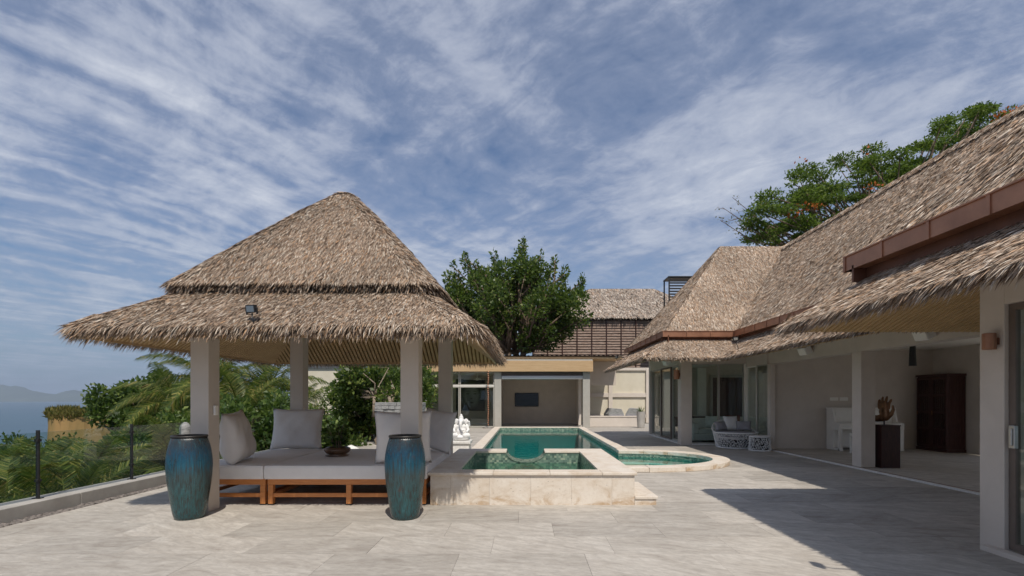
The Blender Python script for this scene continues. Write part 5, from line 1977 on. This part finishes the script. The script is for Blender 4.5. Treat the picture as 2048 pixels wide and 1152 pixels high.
def lounge_cover(label, loc, rz):
    root = empty('garden_armchair', loc, rz); tag(root, label, 'armchair', 'dark garden chairs behind the low wall')
    pr = MB().prism([(-0.45, 0.40), (0.45, 0.40), (0.45, 0.62), (0.30, 0.90), (-0.25, 0.95), (-0.45, 0.62)], -0.4, 0.4)
    MB().add([(v[0], v[2], v[1]) for v in pr.v], pr.f).build('shell', M['slate'], root, bevel=0.03)
    MB().box(-0.40, 0.40, -0.42, -0.401, 0.45, 0.60).build('seat', M['fabric_grey'], root)
    for sx in (-1, 1):
        for sy in (-1, 1):
            MB().box(sx * 0.38 - 0.03, sx * 0.38 + 0.03, sy * 0.33 - 0.03, sy * 0.33 + 0.03, 0, 0.42).build('leg', M['dark_metal'], root)


lounge_cover('grey garden armchair behind the low wall, by the pool house', (4.9, 27.6, 0.0), 0.2)
lounge_cover('grey garden armchair behind the low wall, beside the planter', (6.1, 27.9, 0.0), -0.3)


def planter():
    root = empty('planter', (5.82, 25.1, 0)); tag(root, 'tall grey planter with a spiky dark plant at the villa corner', 'planter')
    MB().lathe([(0.17, 0), (0.18, 0.02), (0.22, 0.82), (0.20, 0.82), (0.19, 0.70)], n=20).build('pot', M['concrete'], root, smooth=False)
    r = np.random.default_rng(8)
    V, F = [], []
    mb = MB()
    for i in range(46):
        a = r.uniform(0, 6.28); l = r.uniform(0.3, 0.5); e = r.uniform(0.35, 1.3)
        d = np.array([math.cos(a) * math.cos(e), math.sin(a) * math.cos(e), math.sin(e)])
        s_ = np.array([-math.sin(a), math.cos(a), 0]) * 0.018
        p = np.array([0, 0, 0.74])
        mb.add([p - s_, p + s_, p + d * l * 0.6 + s_ * 0.8, p + d * l * 0.6 - s_ * 0.8, p + d * l - np.array([0, 0, 0.05])], [(0, 1, 2, 3), (3, 2, 4)])
    mb.build('leaves', M['leaf_ficus'], root)


planter()


# ------------------------------------------------------------------ buildings beyond
def louvre_house():
    root = empty('louvred_house', (9, 40, 0)); tag(root, 'weathered louvred upper storey with a grey thatched roof beyond the pool house', 'building')
    ox, oy = 9, 40

    def put(b, nm, m, **kw):
        return b.build(nm, M[m], root, loc=(-ox, -oy, 0), **kw)
    Y = 38.0
    x0, x1 = 0.6, 14.0
    put(MB().box(x0, x1, Y + 0.1, Y + 5, -0.5, 7.5), 'wall', 'dark_wood')
    # posts
    n = 12
    for i in range(n + 1):
        x = x0 + (x1 - x0) * i / n
        put(MB().box(x - 0.03, x + 0.03, Y - 0.10, Y + 0.098, 3.2, 7.55), 'post', 'dark_wood')
    r = random.Random(2)
    for i in range(n):
        xa = x0 + (x1 - x0) * i / n + 0.052; xb = x0 + (x1 - x0) * (i + 1) / n - 0.052
        z = 3.3
        while z < 7.4:
            o = MB().bar((xa, Y, z), (xb, Y, z + r.uniform(-0.015, 0.015)), 0.03, 0.195, up=(0, 0.35, 1))
            put(o, 'louvre_slat', 'grey_wood')
            z += 0.20
    put(MB().box(x0 - 0.1, x1, Y - 0.06, Y + 0.2, 7.56, 7.64), 'eave_beam', 'dark_wood')
    zt = 10.5
    polys = [[(0.2, Y - 0.12, 7.66), (15.0, Y - 0.12, 7.66), (10.6, Y + 3.2, zt), (5.4, Y + 3.2, zt)],
             [(0.2, Y - 0.12, 7.66), (5.4, Y + 3.2, zt), (0.2, Y + 6.8, 7.62)],
             [(15.0, Y - 0.12, 7.66), (10.6, Y + 3.2, zt), (15.0, Y + 6.8, 7.62)],
             [(0.2, Y + 6.8, 7.62), (5.4, Y + 3.2, zt), (10.6, Y + 3.2, zt), (15.0, Y + 6.8, 7.62)]]
    polys = [[(p[0] - ox, p[1] - oy, p[2]) for p in q] for q in polys]
    thatch('thatch_roof', polys, [((0.2 - ox, Y - 0.12 - oy, 7.66), (15 - ox, Y - 0.12 - oy, 7.66), (0, -1, 0))], root, 160, 0.45, 0.075, 'thatch_old', 41, 0.15, 40, 0.25)


louvre_house()

sc = empty('slatted_screen', (10.9, 34.0, 0)); tag(sc, 'dark slatted rooftop screen rising behind the villa roof', 'screen')
for x in (-1.1, 1.2):
    for y in (0, 1.2):
        MB().box(x - 0.04, x + 0.04, y - 0.04, y + 0.04, -0.5, 9.7).build('post', M['dark_metal'], sc)
z = 6.8
while z < 9.65:
    MB().box(-1.06, 1.16, -0.02, 0.02, z, z + 0.10).build('slat', M['dark_metal'], sc)
    z += 0.19
MB().box(-1.16, 1.26, -0.06, 1.26, 9.7, 9.78).build('top_frame', M['dark_metal'], sc)

nb = empty('neighbour_house', (-17.0, 42, -5.3)); tag(nb, 'small cream house with a low pale roof among the trees', 'building')
MB().box(-1.9, 1.9, -1.5, 3, -6, 9.6).build('wall', M['cream_wall'], nb)
MB().prism([(-2.3, -1.9), (2.3, -1.9), (2.3, 3.4), (-2.3, 3.4)], 9.6, 9.85).build('roof', M['concrete'], nb)
MB().box(-1.95, 1.95, -1.56, -1.501, 9.2, 9.4).build('cornice', M['plaster'], nb)

# stone feature wall behind the daybed
fw_ = empty('stone_wall', (-3.35, 13.4, 0)); tag(fw_, 'garden wall capped with rough grey split stone behind the pavilion', 'wall')
MB().box(-0.62, 0.55, 0.06, 0.40, 0, 1.10).build('wall', M['plaster_dark'], fw_)
r_ = random.Random(12)
for row in range(3):
    x = -0.68
    while x < 0.60:
        w_ = r_.uniform(0.16, 0.34)
        x2 = min(x + w_, 0.61)
        if x2 - x > 0.03:
            MB().box(x + 0.003, x2 - 0.003, -r_.uniform(0.0, 0.035), 0.42, 1.102 + row * 0.094, 1.102 + (row + 1) * 0.094 - 0.006).build('stone', M['slate'], fw_, bevel=0.008)
        x = x2
# white boulders
for i, (x, y, s_) in enumerate(((-4.75, 12.6, 0.17), (-4.45, 12.8, 0.22), (-4.1, 12.5, 0.16), (-4.3, 12.3, 0.12))):
    b = MB().ball((0, 0, s_ * 0.6), (s_, s_ * 0.85, s_ * 0.7), 12, 8)
    rr_ = random.Random(i)
    b.v = [(v[0] * (1 + rr_.uniform(-0.09, 0.09)), v[1] * (1 + rr_.uniform(-0.09, 0.09)), max(0.0, v[2] * (1 + rr_.uniform(-0.07, 0.07)))) for v in b.v]
    o = b.build('boulder', M['white_stone'], None, smooth=True, loc=(x, y, 0.0))
    tag(o, ['white boulder behind the daybed, nearest the seaward kerb', 'largest white boulder in the cluster behind the daybed', 'white boulder behind the daybed, nearest the capped stone wall', 'smallest white boulder in the cluster behind the daybed'][i], 'boulder', 'white boulders behind the daybed')
# small stone ornament on the kerb behind the column
so = empty('stone_ornament', (-6.40, 9.42, 0.175)); tag(so, 'grey carved stone ornament on the kerb behind the left vase', 'ornament')
MB().box(-0.09, 0.09, -0.09, 0.09, 0, 0.50).build('pedestal', M['slate'], so, bevel=0.01)
MB().lathe([(0.07, 0.50), (0.10, 0.53), (0.105, 0.62), (0.09, 0.68), (0.10, 0.72), (0.085, 0.80), (0.05, 0.85), (0.02, 0.87)], n=14).build('head', M['slate'], so, smooth=True)


# ------------------------------------------------------------------ vegetation
def frond_mesh(seed, L=2.6, droop=0.9):
    r = np.random.default_rng(seed)
    mb = MB()
    n = 16
    pts = []
    for i in range(n + 1):
        t = i / n
        pts.append(np.array([L * (t - 0.16 * droop * t ** 3), 0.10 * math.sin(t * 2 + seed) * t, L * (0.42 * t - droop * 0.75 * t ** 2.3)]))
    mb.tube([Vector(p) for p in pts], [0.030 * (1 - 0.85 * i / n) for i in range(n + 1)], 5)
    k = 62
    for i in range(k):
        t = 0.12 + 0.88 * i / k
        f = t * n
        j = min(int(f), n - 1)
        p = pts[j] * (1 - (f - j)) + pts[j + 1] * (f - j)
        d = pts[min(j + 1, n)] - pts[j]; d /= np.linalg.norm(d)
        for s_ in (-1, 1):
            l = (0.70 * math.sin(math.pi * (0.16 + 0.80 * t)) + 0.10) * r.uniform(0.85, 1.1)
            side = np.array([0, s_, 0])
            dir1 = d * 0.62 + side * 0.75 + np.array([0, 0, 0.12 + r.normal(0, 0.08)])
            dir1 /= np.linalg.norm(dir1)
            dir2 = d * 0.4 + side * 0.22 + np.array([0, 0, -1.0 + r.normal(0, 0.15)])
            dir2 /= np.linalg.norm(dir2)
            wv = d * 0.013
            m1 = p + dir1 * l * 0.5
            e = m1 + dir2 * l * 0.55
            mb.add([p - wv, p + wv, m1 + wv, m1 - wv, e], [(0, 1, 2, 3), (3, 2, 4)])
    me = bpy.data.meshes.new('frond')
    me.from_pydata(mb.v, [], mb.f)
    me.materials.append(M['leaf_palm'])
    me.update()
    return me


FR = [frond_mesh(i, 2.6, d) for i, d in enumerate((0.75, 0.95, 1.15, 0.45))]


def palm(label, x, y, z, scale, seed, lean=(0.3, 0.2), nf=22, name='coconut_palm'):
    r = random.Random(seed)
    gz = float(terrain_z(np.array(x), np.array(y))) - 0.2
    root = empty(name, (x - lean[0], y - lean[1], gz))
    tag(root, label, 'palm tree', 'palms on the slope')
    h = z - gz
    pts = [(lean[0] * (t ** 1.6), lean[1] * (t ** 1.6), h * t) for t in [i / 8 for i in range(9)]]
    MB().tube(pts, [0.16 * (1.15 - 0.45 * i / 8) * scale for i in range(9)], 8).build('trunk', M['palm_bark'], root, smooth=True)
    for i in range(nf):
        o = bpy.data.objects.new('frond', FR[3] if i < 4 else FR[r.randrange(3)])
        a = 2.399 * i + r.uniform(-0.2, 0.2)
        tilt = -0.85 + 1.25 * (i / nf) + r.uniform(-0.1, 0.1)
        o.location = (lean[0], lean[1], h)
        o.rotation_euler = (r.uniform(-0.25, 0.25), tilt, a)
        s_ = scale * r.uniform(0.85, 1.12)
        o.scale = (s_, s_, s_)
        link(o, root)
    return root


def at(px, py, Y):
    return (px - 1050) / 1000 * Y, Y, 1.5 + (796 - py) / 1000 * Y


PALMS = [
    (20, 1060, 9.6, 1.0, 'palm with drooping yellow green fronds close below the glass railing'),
    (150, 1020, 11.0, 1.05, 'palm crown between the two slim black railing posts'),
    (255, 985, 12.2, 0.95, 'palm crown behind the second black railing post'),
    (345, 955, 12.8, 0.95, 'palm crown below the kerb just behind the left blue vase'),
    (60, 985, 14.5, 1.0, 'palm crown standing before the sea beyond the near railing post'),
    (215, 990, 15.5, 1.0, 'palm crown in front of the ochre cliff'),
    (-40, 1010, 12.5, 1.1, 'palm with dark fronds at the seaward end of the railing'),
    (130, 1060, 9.4, 0.9, 'low palm pressed against the glass railing'),
    (430, 775, 20.0, 1.15, 'tall palm rising behind the front column of the pavilion'),
    (352, 815, 23.0, 1.15, 'tall palm beside the round leafy tree on the slope'),
    (535, 790, 22.0, 1.10, 'tall palm seen between the pavilion columns above the hedge'),
    (480, 835, 17.5, 1.0, 'palm above the hedge behind the leaning pillow'),
    (570, 860, 19.0, 1.0, 'palm behind the rear pavilion column near the cream house'),
]
for i, (px, py, Y, s_, lb) in enumerate(PALMS):
    x, y, z = at(px, py, Y)
    palm(lb, x, y, z, s_ * (0.80 if py > 900 else 0.95), 50 + i, (0.4 * math.sin(i), 0.3 * math.cos(i)))


def blob_clumps(c, rad, n, cr, seed, top=1.0, flat=1.0, jit=0.25):
    r = np.random.default_rng(seed)
    out = []
    while len(out) < n:
        v = r.uniform(-1, 1, 3)
        if np.linalg.norm(v) > 1: continue
        if np.linalg.norm(v) < 0.35: continue
        s_ = cr * r.uniform(0.65, 1.3)
        out.append((c[0] + v[0] * rad[0], c[1] + v[1] * rad[1], c[2] + v[2] * rad[2] * top, s_, s_, s_ * flat))
    return out


def gz(x, y):
    return float(terrain_z(np.array(float(x)), np.array(float(y))))


# big ficus behind the pool house
fx, fy = -0.7, 32.5
cl = blob_clumps((fx, fy, 7.2), (4.2, 3.2, 2.4), 62, 0.70, 61)
cl += blob_clumps((fx - 0.2, fy, 8.8), (2.7, 2.2, 1.1), 22, 0.7, 62)
r_ = np.random.default_rng(9)
cl += blob_clumps((fx + 3.3, fy - 0.5, 6.9), (1.5, 1.5, 1.3), 14, 0.6, 65)
cl += blob_clumps((fx - 3.6, fy - 0.5, 7.0), (1.3, 1.5, 1.5), 12, 0.6, 66)
for sx, sz in ((-2.9, 9.9), (-2.2, 9.4), (-4.0, 8.8), (-1.0, 10.0), (0.35, 10.9), (0.35, 10.2), (1.4, 9.9), (2.3, 9.6), (3.0, 9.0), (4.1, 8.4), (-3.6, 9.2), (1.0, 9.7)):
    for k in range(4):
        cl.append((fx + sx + 0.10 * k * np.sign(sx), fy - 0.4 + r_.normal(0, 0.3), sz + 0.32 * k - 0.3, 0.36 - 0.06 * k, 0.36 - 0.06 * k, 0.42))
tree('ficus_tree', 'large dark ficus with upright shoots behind the pool house roof', 'tree', (fx - 0.3, fy, -0.45), cl, 0.21, 33000, 'leaf_ficus', 0.32, 63, None, 0.35, 0.55, 0.5, 0.25, multi=3, shell=0.35)


# flame tree behind the villa ridge
def flame():
    r = np.random.default_rng(77)
    cl = []
    # crown outline in view terms: layered flat sprays rising to the right
    for i in range(180):
        t = r.random()
        px = 1500 + 560 * t
        top = np.interp(px, [1480, 1540, 1600, 1660, 1720, 1760, 1820, 1860, 1900, 1950, 2040], [470, 375, 328, 322, 292, 278, 300, 265, 222, 208, 225])
        py = top + 8 + r.random() ** 1.3 * (215 if px < 1800 else 160)
        Y = r.uniform(22.5, 28)
        x, y, z = at(px, py, Y)
        s_ = r.uniform(0.35, 0.85)
        cl.append((x, y, z, s_, s_, s_ * 0.15))
    for i in range(26):
        px = r.uniform(1500, 1720); py = r.uniform(395, 490)
        x, y, z = at(px, py, r.uniform(22.5, 26))
        s_ = r.uniform(0.35, 0.8)
        cl.append((x, y, z, s_, s_, s_ * 0.15))
    fl = []
    for px, py, k in ((1615, 412, 30), (1590, 425, 30), (1748, 375, 20), (1600, 322, 5), (2022, 222, 30), (2000, 235, 24), (1735, 300, 5), (1640, 415, 14)):
        x, y, z = at(px, py, 22.6)
        fl.append((x, y, z, 0.45, 0.4, 0.14, k))
    return cl, fl


cl, fl = flame()
x, y, z = at(1790, 600, 25.5)
tree('flame_tree', 'spreading flame tree with layered sprays and orange blossoms behind the villa ridge', 'tree', (x, y, gz(x, y) - 0.2), cl, 0.15, 54000, 'leaf_flame', 0.42, 78, None, 0.30, 0.45, 0.1, 0.3, flowers=fl, multi=2, shell=0.1, branch_scale=0.55)


def twigs():
    # bare twigs at the seaward side of the flame tree
    r = random.Random(4)
    x0, y0, z0 = at(1600, 475, 24)
    root = empty('bare_branch_tree', (x0 + 1.2, y0, gz(x0 + 1.2, y0) - 0.2)); tag(root, 'bare branched small tree beside the flame tree over the villa ridge', 'tree')
    b = Vector(root.location)
    mb = MB()
    fork_ = Vector((x0 + 0.5, y0, z0 - 1.2)) - b
    mb.tube([(0, 0, 0), (fork_.x * 0.3 + 0.2, 0, fork_.z * 0.5), tuple(fork_)], [0.14, 0.11, 0.08], 7)
    tips = []
    for (px, py) in ((1440, 440), (1445, 415), (1465, 395), (1480, 470), (1490, 430), (1510, 480), (1500, 455), (1475, 450), (1460, 425), (1530, 470), (1515, 415)):
        x, y, z = at(px, py, 24 + r.uniform(-0.8, 0.8))
        e = Vector((x, y, z)) - b
        m1 = fork_.lerp(e, 0.5) + Vector((r.uniform(-0.3, 0.3), r.uniform(-0.3, 0.3), r.uniform(-0.35, 0.15)))
        mb.tube([fork_, m1, e], [0.05, 0.028, 0.01], 5)
        for k in range(5):
            q = m1.lerp(e, 0.3 + 0.16 * k)
            t = q + Vector((r.uniform(-0.5, 0.1), r.uniform(-0.2, 0.2), r.uniform(-0.15, 0.35)))
            mb.tube([q, t], [0.012, 0.005], 4); tips.append(np.array(t))
    mb.build('trunk', M['bark'], root)
    rr = np.random.default_rng(3)
    C = np.concatenate([t + rr.normal(0, 0.09, (5, 3)) for t in tips])
    leaf_mesh('crown', C, unit(rr.normal(0, 1, C.shape)), 0.10, 'leaf_dry', root, rr, 0.6)


twigs()

# hedge shrubs behind the daybed and along the railing
HEDGE = [
    (500, 880, 15.5, 1.5, 1.1, 'leaf_hedge', 'bright green shrub behind the leaning pillow'),
    (560, 880, 14.0, 1.2, 1.0, 'leaf_hedge', 'bright green shrub between the two left pavilion columns'),
    (455, 890, 13.2, 1.0, 0.9, 'leaf_hedge', 'leafy shrub on the slope behind the kerb side column'),
    (655, 905, 15.0, 1.2, 0.9, 'leaf_hedge', 'leafy shrub behind the propped square pillow'),
    (722, 822, 17.5, 1.0, 1.1, 'leaf_ficus', 'tall dark shrub beside the cream house'),
    (752, 800, 19.0, 1.5, 1.5, 'leaf_ficus', 'tall dark shrub behind the capped stone wall'),
    (800, 780, 21.0, 1.8, 2.0, 'leaf_ficus', 'dense dark shrub between the stone wall and the pool house'),
    (640, 885, 21.0, 1.6, 1.0, 'leaf_hedge', 'rounded shrub below the cream house'),
    (400, 880, 15.0, 1.2, 1.0, 'leaf_hedge', 'low shrub on the slope behind the left blue vase'),
    (300, 925, 17.0, 1.5, 1.0, 'leaf_hedge', 'low shrub on the slope below the round leafy tree'),
    (240, 945, 22.0, 2.0, 1.3, 'leaf_hedge', 'broad shrub on the slope under the ochre cliff'),
    (90, 955, 20.0, 1.9, 1.2, 'leaf_ficus', 'dark shrub on the slope before the sea'),
    (20, 985, 17.0, 1.6, 1.2, 'leaf_ficus', 'dark shrub at the seaward foot of the slope palms'),
]
for i, (px, py, Y, rx, rz, mt, lb) in enumerate(HEDGE):
    x, y, z = at(px, py, Y)
    cl = blob_clumps((x, y, z), (rx, rx * 0.8, rz), 22, 0.36 * rx, 100 + i)
    tree('shrub', lb, 'shrub', (x, y, min(gz(x, y), z - rz)), cl, 0.15, 5200, mt, 0.07, 130 + i, 'shrubs round the pavilion', 0.3, 0.55, 0.4, 0.1, multi=3, shell=0.35)

# multi-stemmed ficus with bare roots by the stone wall
x, y, z = at(775, 800, 16.5)
cl = blob_clumps((x, y, z + 0.5), (1.3, 1.0, 0.8), 20, 0.42, 171)
tree('rooted_ficus', 'twisted ficus with bare pale stems beside the capped stone wall', 'tree', (x + 0.1, y - 0.3, -0.03), cl, 0.15, 4200, 'leaf_ficus', 0.075, 172, None, 0.5, 0.55, 0.4, 0.16, multi=6, bark='palm_bark', shell=0.35)

# round leafy tree and others on the slope to the sea
x, y, z = at(265, 815, 30.0)
cl = blob_clumps((x, y, z - 0.3), (2.3, 2.0, 1.5), 40, 0.65, 181)
cl += blob_clumps((x + 1.6, y, z + 1.0), (0.8, 0.8, 0.9), 12, 0.45, 182)
tree('round_tree', 'round bright green tree beside the ochre cliff', 'tree', (x, y, gz(x, y)), cl, 0.26, 12000, 'leaf_hedge', 0.2, 183, None, 0.35, 0.6, 0.4, 0.2, shell=0.35)
SL = [(-60, 950, 30, 3.0, 1.6), (50, 925, 40, 3.5, 1.4), (140, 975, 34, 3.0, 1.4), (330, 870, 34, 3.0, 1.8), (420, 850, 38, 3.2, 2.0), (520, 850, 36, 3.0, 2.0), (600, 885, 34, 2.6, 1.4)]
SLL = ['dark tree at the seaward end of the slope below the railing', 'broad dark tree on the slope in front of the sea', 'broad tree hiding the foot of the ochre cliff', 'dark tree on the slope behind the tall palms',
       'dark tree on the slope behind the kerb side column', 'dark tree on the slope beyond the hedge shrubs', 'dark tree on the slope in front of the cream house']
for i, ((px, py, Y, rx, rz), lb) in enumerate(zip(SL, SLL)):
    x, y, z = at(px, py, Y)
    cl = blob_clumps((x, y, z), (rx, rx * 0.8, rz), 30, 0.28 * rx, 200 + i)
    tree('slope_tree', lb, 'tree', (x, y, min(gz(x, y), z - rz - 0.5)), cl, 0.30, 5200, 'leaf_ficus' if i % 2 else 'leaf_hedge', 0.16, 230 + i, 'trees on the slope', 0.3, 0.6, 0.4, 0.2, shell=0.35)


# ochre cliff with its grassy cap
def cliff():
    x, y, z = at(165, 828, 62)
    root = empty('cliff', (x, y, gz(x, y))); tag(root, 'ochre earth cliff with a dry grassy top above the slope trees', 'cliff')
    h = z - root.location.z
    r = np.random.default_rng(6)
    n, m = 26, 10
    V, F = [], []
    for j in range(m + 1):
        t = j / m
        for i in range(n):
            a = 2 * math.pi * i / n
            rx = 3.0 * (1.55 - 0.55 * t ** 0.5) * (1 + 0.10 * math.sin(3 * a + 1) + 0.05 * r.normal())
            ry = 3.2 * (1.55 - 0.55 * t ** 0.5)
            V.append((rx * math.cos(a), ry * math.sin(a), h * t - 1 * (1 - t)))
    for j in range(m):
        for i in range(n):
            F.append((j * n + i, j * n + (i + 1) % n, (j + 1) * n + (i + 1) % n, (j + 1) * n + i))
    F.append(tuple(m * n + i for i in range(n)))
    b = MB(); b.v = V; b.f = F
    b.build('earth_face', M['cliff_earth'], root)
    k = 5200
    a = r.uniform(0, 6.28, k); q = np.sqrt(r.random(k)) * 1.04
    C = np.stack([3.1 * q * np.cos(a), 3.3 * q * np.sin(a), h + r.uniform(-0.35, 0.30, k) + 0.35 * np.cos(a * 2)], 1)
    leaf_mesh('grass_cap', C, np.repeat(np.array([[0, 0, 1.0]]), k, 0), 0.55, 'leaf_dry', root, r, 0.25, 0.8)


cliff()

# ------------------------------------------------------------------ air
hb = MB().box(-26500, 26500, -26500, 26500, SEA - 8, 400)
hz = hb.build('haze', None)
tag(hz, kind='stuff')
hm = bpy.data.materials.new('haze_air'); hm.use_nodes = True
t = NT(hm.node_tree); t.n.clear()
pv = t.add('ShaderNodeVolumePrincipled', {'Color': (0.55, 0.66, 0.82, 1), 'Density': 0.00007, 'Anisotropy': 0.0})
mo = t.add('ShaderNodeOutputMaterial')
t.l.new(pv.outputs[0], mo.inputs['Volume'])
hz.data.materials.append(hm)
